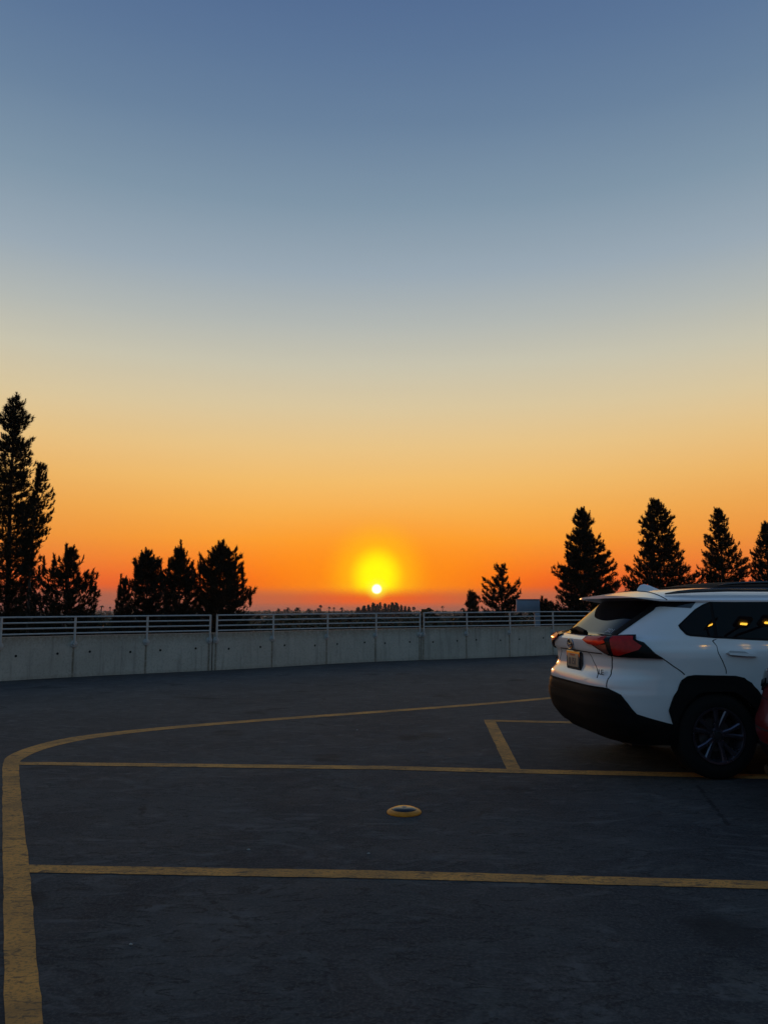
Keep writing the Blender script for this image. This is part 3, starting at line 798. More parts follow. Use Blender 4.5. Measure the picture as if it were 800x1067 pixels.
    rt = [(sh.rear(y, .645), .645) for y in (.15, .4, .62)] + [(sh.at(.13, .765, .64), .64), (sh.at(.25, .868, .56), .56), (sh.at(.3, .885, .42), .42), (sh.at(.2, .83, .36), .36), (sh.rear(.55, .345), .345), (sh.rear(.2, .345), .345)]
    overlay(sh, 'bumper_lip', rt + mirror(rt), M_BLKPL, root, .018, .02)
    # ---- panel gaps
    seams = []
    sr = T((.15, .717, 1.024), (.158, .716, .96), (.158, .706, .885), (.135, .715, .82), (.101, .734, .747))
    seams += ribbon(sr, .008) + ribbon(mirror(sr), .008)
    l1 = T((.08, -.40, 1.128), (.06, 0, 1.130), (.097, .267, 1.130), (.075, .42, 1.108), (.07, .50, 1.085))
    seams += ribbon(RR((-.36, 1.028), (0, 1.030), (.40, 1.026), (.62, 1.024)), .009)
    for sg in (1, -1):
        f = (lambda P: P) if sg > 0 else mirror
        ds = T((1.018, .876, 1.155), (1.012, .90, 1.10), (1.01, .926, 1.063), (1.030, .93, 1.0), (1.056, .934, .943), (1.072, .931, .872))
        seams += ribbon(f(ds), .008)
        seams += ribbon(f(S((1.98, 1.12), (1.99, .8), (2.0, .44))), .009) + ribbon(f(S((3.05, 1.08), (3.1, .8), (3.15, .44))), .009)
        seams += ribbon(f(T((.532, .913, .992), (.62, .915, .93), (.705, .919, .866))), .008)
        seams += ribbon(f(T((.095, .372, 1.02), (.09, .46, .94), (.085, .56, .86), (.055, .615, .82))), .007)
    for s_ in seams: overlay(sh, 'panel_gap', s_, M_SEAM, root, .0012, .002)
    # ---- floor, wells, wheels, glass at the front
    mm = MB(); mm.box(.35, 4.3, -.62, .62, .24, .36); mm.box(.5, 4.2, -.86, .86, .37, .375)
    for ax in (RWX, FWX):
        for sg in (1, -1):
            v = []; f = []
            for i in range(13):
                a = PI * i / 12
                for y in (.50, .86): v.append((ax + .40 * math.cos(a), -sg * y, WZ + .40 * math.sin(a)))
            f = [(2 * i, 2 * i + 1, 2 * i + 3, 2 * i + 2) for i in range(12)] + [tuple(2 * i for i in range(13))]
            mm.add(v, f)
    mm.build('underbody', M_RIMD, root)
    for ax in (RWX, FWX):
        for sg in (1, -1): wheel(root, ax, sg * .805, WZ, .226, M_RUB, M_RIM, M_RIMD, sg, .42 + ax)
    ws = [(sh.front(y, 1.135), 1.135) for y in (-.62, -.3, .3, .62)] + [(sh.front(y, 1.452), 1.452) for y in (.58, .3, -.3, -.58)]
    fp = [(abs(u), z) for u, z in ws if u > 0]
    overlay(sh, 'windscreen', [(sh.front(.005, 1.135), 1.135), (sh.front(.3, 1.135), 1.135), (sh.front(.70, 1.135), 1.135), (sh.front(.62, 1.45), 1.45), (sh.front(.3, 1.45), 1.45), (sh.front(.005, 1.45), 1.45)], glass, root, .006)
    overlay(sh, 'windscreen', mirror([(sh.front(.005, 1.135), 1.135), (sh.front(.3, 1.135), 1.135), (sh.front(.70, 1.135), 1.135), (sh.front(.62, 1.45), 1.45), (sh.front(.3, 1.45), 1.45), (sh.front(.005, 1.45), 1.45)]), glass, root, .006)
    q = [(sh.front(.005, .62), .62), (sh.front(.5, .62), .62), (sh.front(.55, .80), .80), (sh.front(.005, .84), .84)]
    overlay(sh, 'grille', [q, mirror(q)], M_BLKPL, root, .006)
    return sh

PX, PY, PYAW = 1.723, 7.404, .10
car = empty('parked_car', (PX, PY, 0), PYAW)
tag(car, 'white SUV with black wheel arches and silver alloys, parked between yellow stall lines', 'car')
shs = build_suv(car, M_WHITE)
# rear details of the white car
m = MB(); m.box(.062, .10, -.205, .165, .847, 1.020, bev=.008)
m.v = [(x, y - .0, z) for x, y, z in m.v]
pf = m.build('license_plate', M_GLOSSB, car)
m = MB(); m.box(.058, .064, -.168, .128, .874, .996, bev=.002); m.build('plate_face', M_PLATE, pf)
m = MB(); m.box(.0565, .0575, -.085, .045, .976, .992); m.build('plate_band', M_PRED, pf)
text_plate('8 151', .092, M_INK, pf, 'plate_number', (.0572, -.02, .922), sxy=(.92, 1))
m = MB()
def ell(rx, rz_, tx, dz=0, dy=0, n=36):
    m.tube([(.045 - .002 * math.cos(2 * t), dy + rx * math.sin(t), 1.082 + dz + rz_ * math.cos(t)) for t in [2 * PI * i / n for i in range(n + 1)]], tx, 8, cap=False)
ell(.070, .047, .0075); ell(.026, .043, .0065); ell(.045, .020, .006, .022)
m.build('emblem', M_CHR, car)
u_le, z_le = shs.rear(.62, .857), .857
p = Vector(shs.P(u_le, z_le)); n = shs.N(u_le, z_le); ex = Vector((0, -1, 0)) - Vector((n.x, -n.y, 0)) * (Vector((0, -1, 0)).dot(Vector((n.x, -n.y, 0)))); ex.normalize()
p = p + n * .018
text_plate('LE', .064, M_SEAM, car, 'trim_letters', car_xyz(p), ex=tuple(ex), ext=.002, sxy=(1.25, .95))
m = MB(); q = Vector(shs.P(shs.rear(-.62, .9), .9)); m.box(q.x - .006, q.x + .01, -q.y - .045, -q.y + .045, .905, .93); m.build('badge', M_SEAM, car)
m = MB()                                     # wiper along the foot of the rear glass
wp = [shs.P(shs.rear(y, z), z) for y, z in ((.02, 1.195), (-.12, 1.205), (-.28, 1.222), (-.46, 1.205))]
m.tube([car_xyz((x - .022, y, z)) for x, y, z in wp], [.020, .026, .024, .010], 8)
m.build('wiper', M_BLKPL, car)
u_s = shs.rear(.49, 1.212); p = Vector(shs.P(u_s, 1.212)); n = shs.N(u_s, 1.212)
nb = Vector((n.x, -n.y, n.z)); ex = Vector((0, -1, 0)); ex = (ex - nb * ex.dot(nb)).normalized(); ey = nb.cross(ex)
text_plate('2021', .066, M_STICK, car, 'window_sticker', car_xyz(p + n * .0085), ex=tuple(ex), ey=tuple(ey), ext=.0005)
m = MB()                                     # shark-fin aerial
v = []
for x, hw, zt in ((.73, .004, 1.604), (.76, .022, 1.640), (.80, .032, 1.652), (.85, .036, 1.641), (.91, .03, 1.616), (.96, .010, 1.598)):
    v += [(x, -hw * 1.25, 1.57), (x, -hw, (zt + 1.585) / 2), (x, 0, zt), (x, hw, (zt + 1.585) / 2), (x, hw * 1.25, 1.57)]
f = [(i * 5 + j, i * 5 + j + 1, i * 5 + 6 + j, i * 5 + 5 + j) for i in range(5) for j in range(4)] + [(0, 1, 2, 3, 4), (29, 28, 27, 26, 25)]
m.add(v, f); m.build('aerial_fin', M_WHITE, car, 50)
m = MB()                                     # roof joint behind the rear doors
rj = []
for i in range(25):
    s = -1 + 2 * i / 24; y = .757 * math.sin(s * PI / 2); q = abs(y) / .757
    rj.append((.66, -y, 1.4895 + (1.581 - 1.4895) * (1 - q ** 2.7) + .0006))
m.tube(rj, .0045, 6); m.build('roof_joint', M_SEAM, car)

# dark car in the stall beyond: only its roof shows over the white one
far = empty('parked_car', (3.66, 11.0, 0), .06); far.scale = (1.1, 1.1, 1.12)
tag(far, 'dark car mostly hidden behind the white one, only its roof showing', 'car')
build_suv(far, M_CHAR, False)

# red car in the near stall: one rear corner shows at the edge of the frame
HATCH = dict(
    xr=[(.20, .22), (.27, .13), (.36, .05), (.50, .0), (.60, .0), (.66, .03), (.72, .055), (.80, .075), (.90, .085), (.97, .10), (1.0, .16), (1.03, .45), (1.06, .70), (1.40, 1.32), (1.44, 1.45)],
    xf=[(.2, 4.25), (.45, 4.4), (.7, 4.36), (.82, 4.2), (.93, 3.4), (.98, 3.2), (1.40, 2.45), (1.44, 2.3)],
    w=[(.20, .82), (.36, .875), (.55, .89), (.8, .885), (.90, .87), (.98, .83), (1.38, .60), (1.44, .54)],
    n=4.0, a=.85, af=.85, zs=1.44)
def build_sedan(root):
    sh = Shell(**HATCH)
    body = shell_mesh(sh, 'body', [M_REDP], root, .26, 1.42, [(.95, .32), (3.5, .32)], arch_r=.355)
    height_roof(sh, 'roof', M_REDP, root, [(1.2, 1.44), (1.6, 1.455), (2.0, 1.46), (2.5, 1.43)], [(1, 1.415), (3, 1.415)], [(1.2, .54), (1.6, .56), (2.2, .56), (2.5, .52)], 1.26, 2.46, 1.405, .05, 30, 20)
    S = lambda *p: [(sh.side(x, z), z) for x, z in p]; RR = lambda *p: [(sh.rear(y, z), z) for y, z in p]
    q = RR((.003, 1.065), (.60, 1.065), (.50, 1.38), (.003, 1.38)); overlay(sh, 'rear_window', [q, mirror(q)], M_GLASS, root, .006)
    q = [(sh.front(.004, 1.0), 1.0), (sh.front(.66, 1.0), 1.0), (sh.front(.52, 1.375), 1.375), (sh.front(.004, 1.375), 1.375)]
    overlay(sh, 'windscreen', [q, mirror(q)], M_GLASS, root, .006)
    for sg in (1, -1):
        f = (lambda P: P) if sg > 0 else mirror
        overlay(sh, 'side_window', f(S((1.1, 1.0), (1.9, .985), (1.9, 1.37), (1.5, 1.365), (1.25, 1.2))), M_GLASS, root, .006)
        overlay(sh, 'side_window', f(S((1.98, .985), (2.9, .985), (2.5, 1.25), (2.35, 1.36), (1.98, 1.37))), M_GLASS, root, .006)
        tl = overlay(sh, 'taillight', f(RR((.46, .86), (.62, .80), (.74, .79)) + S((.36, .84), (.50, .91), (.34, .955)) + RR((.62, .955), (.46, .94))), M_GLOSSB, root, .012, .03)
        overlay(sh, 'lens', f(RR((.5, .87), (.62, .83), (.70, .82), (.70, .86), (.5, .90))), M_HOUS, tl, .018)
        out = [(.52, .30), (.535, .44), (.60, .56), (.70, .65), (.82, .70), (.95, .715), (1.08, .70), (1.20, .65), (1.30, .56), (1.365, .44), (1.38, .30)]
        for ax in (.95, 3.5):
            o = [(ax + (x - .95) * .93, .32 + (z - .32) * .96) for x, z in out]
            overlay(sh, 'wheel_arch', [f(q) for q in arch_ring(sh, o, ax, .32, .34)], M_REDP, root, .012, .02)
            wheel(root, ax, sg * .775, .318, .21, M_RUB, M_RIM, M_RIMD, sg, ax, .2)
        mm = MB(); mm.box(2.72, 2.86, .88, 1.02, .97, 1.09, bev=.03); mm.v = [(x, -sg * y, z) for x, y, z in mm.v]; mm.build('wing_mirror', M_REDP, root)
        q = [(sh.front(.45, .66), .66), (sh.side(3.9, .70), .70), (sh.side(3.86, .76), .76), (sh.front(.5, .72), .72)]
        overlay(sh, 'headlight', f(q), M_LAMPG, root, .008)
    q = RR((.003, .33), (.55, .33), (.70, .37), (.62, .44), (.003, .44)); overlay(sh, 'bumper_insert', [q, mirror(q)], M_BLKPL, root, .01)
    seam = ribbon(RR((-.66, .76), (-.3, .74), (.3, .74), (.66, .76)), .009)
    cr = RR((.003, .545), (.5, .545), (.7, .55)) + S((.3, .56), (.55, .575)); seam += ribbon(cr, .012) + ribbon(mirror(cr), .012)
    
    for s_ in seam: overlay(sh, 'panel_gap', s_, M_SEAM, root, .0012, .002)
    mm = MB(); mm.box(.06, .075, -.16, .16, .78, .90); mm.build('plate_holder', M_BLKPL, root)
    mm = MB(); mm.box(.3, 4.1, -.6, .6, .2, .32)
    for ax in (.95, 3.5):
        for sg in (1, -1):
            v = []
            for i in range(13):
                a = PI * i / 12
                for y in (.48, .80): v.append((ax + .352 * math.cos(a), -sg * y, .32 + .352 * math.sin(a)))
            mm.add(v, [(2 * i, 2 * i + 1, 2 * i + 3, 2 * i + 2) for i in range(12)] + [tuple(2 * i for i in range(13))])
    mm.build('underbody', M_RIMD, root)
    for y in (-.5, .5):
        mm = MB(); mm.tube([(.3, y, .25), (.06, y, .25)], .035, 14); mm.build('exhaust_pipe', M_CHR, root)
red = empty('parked_car', (2.74, 5.30, 0), .02)
tag(red, 'red car in the near stall, one rear corner showing at the right edge', 'car')
build_sedan(red)
# ------------------------------------------------------------------ land below the deck
def land_mat():
    m, nt, b = newmat('land'); t = NT(nt)
    tc = t.n('ShaderNodeTexCoord').outputs['Object']
    a = t.noise(tc, .02, 6, .6); c = t.mix(t.sstep(a, .35, .65), (.045, .05, .025), (.09, .08, .055))
    t.put(b.inputs['Base Color'], c); b.inputs['Roughness'].default_value = .95
    return m
m = MB(); n = 72; rr = [0, 60, 200, 600, 2000, 6000, 14000]
v = [(0, 0, TERR)]; f = []
for r in rr[1:]: v += [(r * math.cos(2 * PI * i / n), r * math.sin(2 * PI * i / n), TERR) for i in range(n)]
f += [(0, 1 + i, 1 + (i + 1) % n) for i in range(n)]
for k in range(len(rr) - 2):
    f += [(1 + k * n + i, 1 + k * n + n + i, 1 + k * n + n + (i + 1) % n, 1 + k * n + (i + 1) % n) for i in range(n)]
tag(mesh_obj('ground', v, f, land_mat()), kind='structure')

def leafmat(name, c1, c2, sc=2.0):
    m, nt, b = newmat(name); t = NT(nt)
    g = t.n('ShaderNodeNewGeometry')
    c = t.mix(g.outputs['Random Per Island'], c1, c2)
    t.put(b.inputs['Base Color'], c); b.inputs['Roughness'].default_value = .7; b.inputs['Specular IOR Level'].default_value = .2
    return m
M_NEED = leafmat('pine_needles', (.006, .008, .004), (.018, .021, .009))
M_BARK = mat('pine_bark', (.035, .025, .018), .9, noise=.35, nscale=6, bump=.5, bscale=20)
M_WOOD = leafmat('far_foliage', (.014, .016, .006), (.045, .043, .018))

def tuft(V, Fc, p, d, ln, wd, n, rnd):
    """a brush of needles at p pointing along d"""
    d = d.normalized()
    e = d.cross(Vector((.31, .52, .79))).normalized(); g = d.cross(e)
    for i in range(n):
        a = rnd.uniform(0, 2 * PI); sp_ = rnd.uniform(.15, 1.0)
        q = (d + (e * math.cos(a) + g * math.sin(a)) * sp_).normalized()
        l = ln * rnd.uniform(.6, 1.1)
        s = q.cross(Vector((rnd.uniform(-1, 1), rnd.uniform(-1, 1), rnd.uniform(-1, 1)))).normalized() * wd / 2
        b0 = p + d * rnd.uniform(-.3, .3) * ln
        k = len(V); V += [tuple(b0 - s), tuple(b0 + s), tuple(b0 + q * l)]; Fc.append((k, k + 1, k + 2))

def pine(label, u, d, rows, v_low, seed, dens=1.0, tuft_n=11, ln=.34, wd=.05, lift=.35, trunk_r=.22, gap=0.0, fill=1.0, lean=0.0, nb=None, group='pines beyond the parapet', leaders=()):
    """rows: (row, left column, right column) of the crown outline in the photograph, read at distance d; v_low: row where the crown ends"""
    rnd = random.Random(seed)
    k = d / F * 1.07
    x0 = XAT(u, 600, d); base = Vector((x0, d, TERR))
    prof = [(ZAT(v, d), (u - l) * k, (r - u) * k) for v, l, r in rows][::-1]     # bottom to top
    ztop_, zlow = prof[-1][0], ZAT(v_low, d)
    def rad(z, right):
        if z <= prof[0][0]: return prof[0][2 if right else 1]
        return tabl([(p[0], p[2 if right else 1]) for p in prof], z)
    root = empty('pine_tree', base); tag(root, label, 'tree', group)
    V = []; Fc = []; wood = MB()
    H = ztop_ - TERR
    def axis(z):
        t = (z - TERR) / H
        return Vector((x0 + lean * t * t + .10 * math.sin(t * 7 + seed), d + .1 * math.cos(t * 5 + seed), z))
    wood.tube([axis(TERR + H * i / 14) - base for i in range(15)], [max(.03, trunk_r * (1 - .93 * i / 14)) for i in range(15)], 9)
    z = zlow; nbr = 0
    while z < ztop_ - .15:
        t = (z - zlow) / (ztop_ - zlow)
        rl, rr_ = rad(z, False), rad(z, True)
        whorl = rnd.randint(5, 7)
        a0 = rnd.uniform(0, 2 * PI); ws_ = rnd.choice((.72, .85, .95, 1.0, 1.06))
        for w in range(whorl):
            a = a0 + 2 * PI * w / whorl + rnd.uniform(-.3, .3)
            if rnd.random() < gap: continue
            cx = math.cos(a)
            rx = rr_ if cx > 0 else rl; ry = max(.25, (rl + rr_) / 2)
            L = 1 / math.sqrt((cx / max(rx, .08)) ** 2 + (math.sin(a) / ry) ** 2) * rnd.uniform(.74, 1.08) * ws_
            dv = Vector((cx, math.sin(a), 0))
            p0 = axis(z + rnd.uniform(-.15, .15)); sag = rnd.uniform(.6, 1.3)
            pts = []
            for i in range(6):
                q = i / 5
                pts.append(p0 + dv * L * q + Vector((0, 0, (-.10 * math.sin(q * PI) * sag + lift * q * q) * L)) + Vector((rnd.uniform(-1, 1), rnd.uniform(-1, 1), rnd.uniform(-1, 1))) * .04 * L)
            wood.tube([p - base for p in pts], [max(.010, .035 * (1 - q / 6) * min(1.6, L / 2 + .3)) for q in range(6)], 5, cap=False)
            nt_ = max(4, int(L * 19 * dens))
            for i in range(nt_):
                q = rnd.uniform(.18 if L > .8 else 0, 1) ** .75; j = min(4, int(q * 5)); f_ = q * 5 - j
                p = pts[j].lerp(pts[j + 1], f_)
                sdv = Vector((-dv.y, dv.x, 0)) * rnd.uniform(-1, 1)
                side = L * .30 * (1 - .55 * q) * rnd.uniform(0, 1)
                p = p + sdv * side + Vector((0, 0, rnd.uniform(-.1, .22) * (.5 + L * .25)))
                dd = dv * rnd.uniform(.2, .9) + sdv * .5 + Vector((0, 0, rnd.uniform(.3, 1.1)))
                tuft(V, Fc, p, dd, ln * rnd.uniform(.55, 1.0), wd * .62, tuft_n + 3, rnd)
            cl = rnd.uniform(.2, 1.0) * ln
            for q in range(4): tuft(V, Fc, pts[-1] + (dv * .25 + Vector((0, 0, 1))) * cl * q / 3, dv * .3 + Vector((0, 0, 1)), ln * (.75 - .12 * q), wd * .62, tuft_n, rnd)
            nbr += 1
        z += rnd.uniform(.28, .46) * (.75 + .5 * (1 - t))
    vol = 0; hh = ztop_ - zlow
    nf = int(fill * 52 * sum((rad(zlow + hh * q / 10, False) + rad(zlow + hh * q / 10, True)) / 2 + .15 for q in range(11)) / 11 * hh * 1.15)
    for i in range(nf):                     # inner foliage
        zz = zlow + hh * (1 - math.sqrt(rnd.random())) * .98 if rnd.random() < .6 else rnd.uniform(zlow, ztop_ - .2)
        a = rnd.uniform(0, 2 * PI); cx = math.cos(a); rx = rad(zz, cx > 0); ry = max(.25, (rad(zz, True) + rad(zz, False)) / 2)
        L = 1 / math.sqrt((cx / max(rx, .08)) ** 2 + (math.sin(a) / ry) ** 2) * (rnd.random() ** .5) * (.80 + .16 * math.sin(zz * 3.1 + a * 2 + seed))
        tuft(V, Fc, axis(zz) + Vector((cx, math.sin(a), 0)) * L, Vector((cx * .5, math.sin(a) * .5, rnd.uniform(.2, 1.2))), ln * rnd.uniform(.5, .95), wd * .6, tuft_n + 2, rnd)
    for i in range(9):                      # leading shoot
        tuft(V, Fc, axis(ztop_ - .1 - i * .13), Vector((rnd.uniform(-.1, .1), 0, 1)), ln * .75, wd, tuft_n, rnd)
    for lu, lv0, lv1 in leaders:            # upright side shoots that break the outline
        px = XAT(lu, lv0, d); za, zb = ZAT(lv1, d), ZAT(lv0 - 2, d)
        yb_ = d + rnd.uniform(-.4, .4)
        nl = max(5, int((zb - za) / .055))
        wood.tube([Vector((px, yb_, za)) - base, Vector((px, yb_, zb)) - base], [.03, .012], 5)
        for i in range(nl):
            q = i / nl
            tuft(V, Fc, Vector((px, yb_, za + (zb - za) * q)), Vector((rnd.uniform(-.3, .3), rnd.uniform(-.3, .3), 1)), ln * (1.0 - .4 * q), wd * .8, tuft_n + 6, rnd)
    wood.build('trunk', M_BARK, root, 60)
    mesh_obj('crown', [tuple(Vector(p) - base) for p in V], Fc, M_NEED, root)
    return root

pine('tall dark pine at the left edge, the tallest tree in view', 8, 38,
     [(415, 5, 7), (421, 2, 12), (428, -4, 20), (446, -8, 22), (452, -2, 13), (459, -3, 16), (466, -14, 27), (482, -20, 31), (500, -26, 30), (512, -26, 24), (525, -30, 34), (545, -32, 30), (560, -34, 33), (580, -34, 34), (600, -36, 38), (650, -36, 40)], 690, 11, .85, 12, .30, .045, .28, .30, .04, fill=2.6)
pine('slimmer pine leaning on the right flank of the tallest pine', 33, 36.5,
     [(482, 35, 37), (488, 33, 40), (496, 31, 43), (503, 33, 41), (512, 30, 50), (522, 29, 53), (535, 24, 55), (552, 22, 54), (563, 22, 47), (574, 22, 38), (582, 22, 34), (600, 24, 34)], 602, 12, .85, 12, .27, .045, .30, .16, .06, fill=1.6, lean=.12)
pine('low spreading pine with upright candles beside the tallest pine', 70, 34,
     [(571, 69, 71), (578, 67, 75), (588, 63, 79), (597, 52, 83), (602, 46, 84), (608, 44, 92), (617, 38, 100), (626, 34, 102), (640, 32, 104), (655, 30, 104)], 690, 13, .9, 12, .27, .05, .45, .2, .08, fill=2.2,
     leaders=[(70, 569, 590), (56, 580, 598), (49, 583, 600), (96, 603, 620), (88, 600, 616), (100, 610, 626), (40, 592, 606)])
pine('small spiky young pine at the left end of the low pine row', 128, 56,
     [(603, 127.5, 128.5), (612, 126, 131), (618, 123, 134), (626, 121, 136), (640, 118, 138), (660, 116, 140)], 680, 14, 1.5, 11, .32, .055, .5, .14, 0, leaders=[(128, 601, 618), (123, 613, 626), (134, 613, 626)])
pine('bushy pine, left of the three big ones in the low row', 152, 54,
     [(574, 150, 153), (582, 147, 157), (588, 141, 161), (596, 139, 167), (606, 138, 170), (620, 136, 172), (640, 134, 174), (660, 133, 175)], 680, 15, 1.6, 11, .34, .06, .5, .2, 0, leaders=[(151, 573, 590), (155, 576, 592), (161, 581, 596), (142, 588, 602), (166, 590, 604), (147, 579, 592)])
pine('bushy pine with two tall candles, middle of the low row', 187, 52,
     [(572, 185, 189), (580, 182, 193), (588, 177, 199), (597, 173, 203), (610, 170, 206), (625, 168, 208), (640, 168, 209), (660, 168, 210)], 680, 16, 1.6, 11, .34, .06, .5, .2, 0, leaders=[(187, 565, 590), (183, 574, 592), (178, 585, 600), (193, 580, 596), (199, 588, 602), (204, 596, 606), (207, 594, 612)])
pine('broad rounded pine, right end of the low row', 231, 53,
     [(568, 230, 233), (574, 227, 236), (580, 219, 243), (590, 213, 250), (602, 209, 253), (614, 207, 256), (618, 207, 258), (630, 205, 262), (640, 203, 265), (660, 202, 266)], 680, 17, 1.7, 11, .34, .06, .42, .22, 0, leaders=[(232, 565, 582), (226, 573, 588), (239, 575, 590), (245, 579, 594), (219, 579, 594), (213, 588, 602), (251, 590, 604), (254, 605, 620), (260, 614, 632)])
pine('open crowned pine standing alone left of the blue grey sign', 523, 80,
     [(589.5, 520, 526), (592, 517, 529), (596, 516, 530), (599, 520, 526), (602, 521, 525), (605, 517, 530), (609, 507, 538), (615, 504, 541), (622, 503, 543), (630, 502, 541), (642, 502, 540), (655, 504, 538)], 672, 18, .75, 10, .46, .085, .35, .2, .30, fill=.25)
pine('small thin pine left of the open crowned pine', 491, 90,
     [(618, 490, 492), (622, 488, 494), (628, 487, 496), (634, 485, 498), (645, 484, 499)], 660, 19, 1.1, 9, .5, .085, .4, .16, .1)
pine('little dark pine top beside the blue grey sign', 566, 66,
     [(626, 565, 567), (631, 563, 569), (636, 560, 572), (650, 557, 576)], 670, 20, 1.3, 10, .42, .07, .6, .14, 0, leaders=[(565, 624, 636), (569, 627, 638), (562, 629, 638), (573, 630, 640)])
pine('big dense pine behind the tail of the white car', 608, 60,
     [(530, 606, 609), (537, 602, 613), (544, 600, 618), (552, 599, 615), (557, 594, 619), (565, 591, 624), (573, 592, 628), (582, 585, 636), (592, 580, 639), (604, 579, 642), (615, 578, 648), (626, 576, 653), (640, 574, 655), (660, 573, 657)], 690, 21, 1.35, 11, .36, .062, .20, .28, 0, fill=1.9)
pine('broad pine with a domed top behind the roof of the white car', 687, 62,
     [(522, 686, 689), (530, 680, 695), (538, 675, 700), (547, 670, 704), (556, 669, 705), (566, 666, 707), (574, 666, 705), (580, 668, 707), (587, 655, 715), (597, 651, 724), (607, 652, 728), (620, 650, 728), (645, 648, 730)], 690, 22, 1.0, 11, .36, .062, .18, .28, .03, fill=1.7)
pine('narrow topped pine with a loose right flank, second from the right edge', 753, 62,
     [(530, 752, 754), (540, 747, 759), (548, 744, 762), (554, 749, 758), (560, 739, 764), (567, 737, 768), (573, 737, 773), (580, 735, 776), (590, 733, 777), (600, 731, 779), (620, 730, 780), (645, 729, 781)], 690, 23, .85, 11, .34, .060, .20, .26, .05, fill=1.5)
pine('dark pine cut off by the right edge of the frame', 801, 60,
     [(545, 799, 803), (555, 796, 808), (566, 792, 812), (574, 786, 816), (584, 783, 820), (595, 785, 822), (610, 782, 824), (640, 780, 826)], 690, 24, .9, 11, .34, .060, .20, .26, .04, fill=1.6)

# ------------------------------------------------------------------ far trees on the horizon
def far_conifer(u, v_top, half, d, seed):
    rnd = random.Random(seed); x = XAT(u, 630, d); zt = ZAT(v_top, d); h = zt - TERR; w = 1.45 * half * d / F
    root = empty('conifer', (x, d, TERR)); tag(root, 'small dark conifer of the far clump under the setting sun', 'tree', 'far conifers under the sun')
    V = []; Fc = []
    for i in range(260):
        q = rnd.random() ** .8; z = h * (.25 + .75 * q); r = w * (1.08 - q) * rnd.uniform(.2, 1) ** .5; a = rnd.uniform(0, 2 * PI)
        p = Vector((r * math.cos(a), r * math.sin(a), z)); s = w * .30
        o = [Vector((rnd.uniform(-1, 1), rnd.uniform(-1, 1), rnd.uniform(-.9, 1.3))) * s for _ in range(3)]
        k = len(V); V += [tuple(p + e) for e in o]; Fc.append((k, k + 1, k + 2))
    mesh_obj('crown', V, Fc, M_NEED, root)
    mb_ = MB(); mb_.tube([(0, 0, 0), (0, 0, h * .9)], [.5, .1], 6); mb_.build('trunk', M_BARK, root)
for i, (u, vt, hw) in enumerate([(379, 633, 5), (384, 631.5, 4), (389, 629.8, 4), (393, 630.6, 3.4), (396, 628.6, 3), (401, 629.8, 3.6), (405, 630.6, 3), (409, 629.0, 4), (413, 629.2, 4), (418, 631.3, 2.6), (422, 632.0, 2.6), (426, 633.2, 3), (373, 634.0, 4)]):
    far_conifer(u, vt, hw, 640 + (i * 37) % 90, 100 + i)

def far_palm(u, v_top, half, d, seed, round_=True):
    rnd = random.Random(seed); x = XAT(u, 630, d); h = ZAT(v_top, d) - TERR; w = half * d / F
    root = empty('palm_tree', (x, d, TERR)); tag(root, 'tiny palm standing on the hazy horizon', 'palm', 'far palms on the horizon')
    V = []; Fc = []
    c = Vector((0, 0, h - w * .8))
    for i in range(26):
        a = rnd.uniform(0, 2 * PI); e = rnd.uniform(-.5, 1.1)
        dv = Vector((math.cos(a) * math.cos(e), math.sin(a) * math.cos(e), math.sin(e) * .9)); s = Vector((-dv.y, dv.x, 0)) * w * .22
        tip = c + dv * w; mid = c + dv * w * .55 + Vector((0, 0, w * .18))
        k = len(V); V += [tuple(c), tuple(mid - s), tuple(tip - Vector((0, 0, w * .25))), tuple(mid + s)]; Fc.append((k, k + 1, k + 2, k + 3))
    mesh_obj('crown', V, Fc, M_NEED, root)
    mb_ = MB(); mb_.tube([(0, 0, 0), (.3, 0, h * .5), (0, 0, h - w * .8)], [.45, .3, .28], 6); mb_.build('trunk', M_BARK, root)
for i, (u, vt, hw) in enumerate([(290, 634.2, 2.2), (297, 635, 2.0), (300, 633, 2.6), (310, 632.6, 3.6), (322, 634, 2.8), (332, 633.6, 2.6), (334, 630.6, 2.0), (343, 632.4, 1.7), (348, 633.2, 1.5), (356, 633, 2.0), (431, 632.4, 2.4), (447, 633.2, 2.2), (461, 631.6, 1.7), (482, 633.4, 3.0), (98, 632, 2.0), (106, 631, 2.6), (115, 632.6, 1.5)]):
    far_palm(u, vt - .7, hw * 1.3, 560 + (i * 61) % 160, 200 + i)

# low woodland and roofs between the deck and the horizon: one mass nobody could count
rnd = random.Random(77); V = []; Fc = []
def clump(x, y, zt, w, nq):
    for i in range(nq):
        a = rnd.uniform(0, 2 * PI); q = rnd.random()
        r = w * math.sqrt(1 - q * q * .9) * rnd.uniform(.3, 1)
        p = Vector((x + r * math.cos(a), y + r * math.sin(a), zt - (1 - q) * w * 1.3)); s = w * .34
        k = len(V); V.extend(tuple(p + Vector((rnd.uniform(-1, 1), rnd.uniform(-1, 1), rnd.uniform(-.7, .9))) * s) for _ in range(3)); Fc.append((k, k + 1, k + 2))
for i in range(2600):
    d = 75 * (2600 / 75) ** (rnd.random() ** .8)
    if d < 95 and rnd.random() < .4: continue
    az_ = rnd.uniform(-38, 38); x = d * math.tan(R(az_)); w = rnd.uniform(1.6, 3.4) * (1 + d / 420)
    top = TERR + rnd.uniform(5.0, 9.0) + min(4.2, d / 500) * rnd.uniform(.6, 1.0)
    clump(x, d, min(top, CAMH - .0006 * d + (rnd.random() ** 6) * d * .0022), w, 34)
for i in range(420):                        # the near wood, its tops just under the skyline
    d = rnd.uniform(80, 190); x = d * math.tan(R(rnd.uniform(-40, 40)))
    clump(x, d, CAMH - d * rnd.uniform(.006, .02), rnd.uniform(1.6, 3.2), 60)
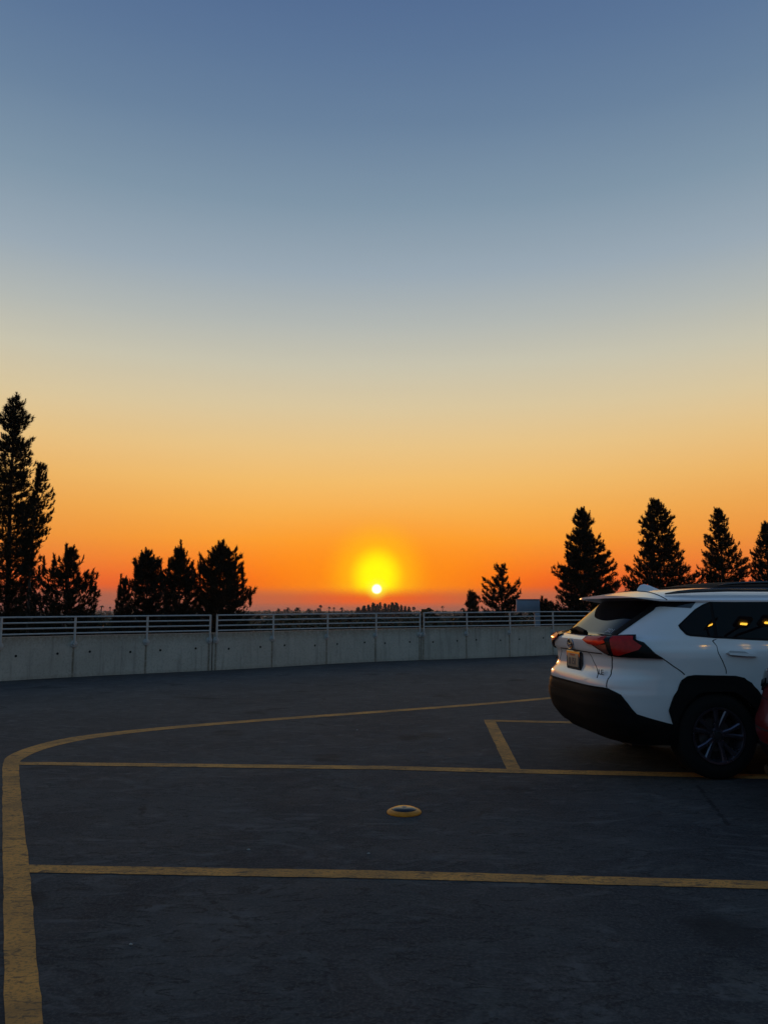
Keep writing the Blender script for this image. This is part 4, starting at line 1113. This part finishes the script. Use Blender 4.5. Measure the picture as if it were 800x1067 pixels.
for i in range(520):                        # bushes and treetops close below the parapet
    d = rnd.uniform(40, 78); x = d * math.tan(R(rnd.uniform(-40, 40)))
    clump(x, d, TERR + rnd.uniform(4.5, 9.6), rnd.uniform(1.2, 2.4), 70)
tag(mesh_obj('woodland', V, Fc, M_WOOD), 'dark mass of treetops between the parapet and the horizon', None, None, 'stuff')

# ------------------------------------------------------------------ blue grey sign beyond the parapet
D = 64.0
xl, xr_, xp = XAT(538, 631, D), XAT(562, 631, D), XAT(556.6, 631, D)
z1_, z0_ = ZAT(625.2, D), ZAT(637.5, D)
root = empty('sign', ((xp + xr_) / 2, D, TERR))
tag(root, 'blue grey sign panel on a square post beyond the parapet', 'sign')
M_SIGN = mat('sign_panel', (.24, .31, .40), .5, noise=.08, nscale=1.5); M_SIGN2 = mat('sign_edge', (.16, .2, .26), .5)
M_POST = mat('sign_post', (.30, .37, .45), .5, noise=.1, nscale=2)
X0 = root.location.x
m = MB(); m.box(xl - X0, xr_ - X0, -.12, .22, z0_ - TERR, z1_ - TERR, bev=.02); m.build('panel', M_SIGN, root)
m = MB(); z_ = [z0_ - TERR - .03, z1_ - TERR + .03]
m.box(xl - X0 - .03, xr_ - X0 + .03, -.16, .26, z1_ - TERR + .002, z1_ - TERR + .07); m.box(xl - X0 - .03, xr_ - X0 + .03, -.16, .26, z0_ - TERR - .06, z0_ - TERR - .002); m.build('frame', M_SIGN2, root)
m = MB(); m.box(xp - X0, xr_ - X0 - .01, -.14, -.121 + .30, 0, z0_ - TERR - .062); m.build('post', M_POST, root)

# ------------------------------------------------------------------ deck lamp behind the camera whose heads mirror in the car's windows
M_LPOLE = mat('lamp_pole_paint', (.16, .15, .14), .5, metal=.3, noise=.15, nscale=12)
M_LED = mat('lamp_glow', (.8, .6, .3), .5, emit=(1.0, .50, .045), estr=110.0)
root = empty('lamp_post', (10.6, -2.6, 0))
tag(root, 'tall dark lamp post with three glowing amber heads', 'lamp post')
m = MB(); m.lathe([(.16, 0), (.16, .04), (.09, .07), (.075, 4.5), (.06, 9.05), (0, 9.07)], 16); m.build('pole', M_LPOLE, root)
for dx, dy in ((-.78, 1.15), (.37, 1.08), (.98, 1.18)):
    m = MB(); m.tube([(0, 0, 8.95), (dx * .5, dy * .5, 9.12), (dx, dy - .2, 9.12)], .03, 8); ar = m.build('arm', M_LPOLE, root)
    m = MB(); m.box(dx - .2, dx + .2, dy - .18, dy + .18, 9.06, 9.16, bev=.03); m.build('lamp_head', M_LPOLE, ar)
    m = MB(); m.box(dx - .09, dx + .09, dy - .03, dy + .03, 9.035, 9.058, bev=.006); m.build('lamp_lens', M_LED, ar)
# ------------------------------------------------------------------ evening haze
def haze_mat(dens):
    m = bpy.data.materials.new('haze_air'); m.use_nodes = True; nt = m.node_tree
    for q in list(nt.nodes): nt.nodes.remove(q)
    o = nt.nodes.new('ShaderNodeOutputMaterial'); v = nt.nodes.new('ShaderNodeVolumePrincipled')
    v.inputs['Color'].default_value = (.9, .86, .84, 1); v.inputs['Density'].default_value = dens; v.inputs['Anisotropy'].default_value = .2
    nt.links.new(v.outputs[0], o.inputs['Volume']); return m
m = MB(); m.box(-1800, 1800, -60, 2700, TERR - 1, 17)
hz = m.build('haze', haze_mat(0.00012), None, None); tag(hz, kind='stuff')
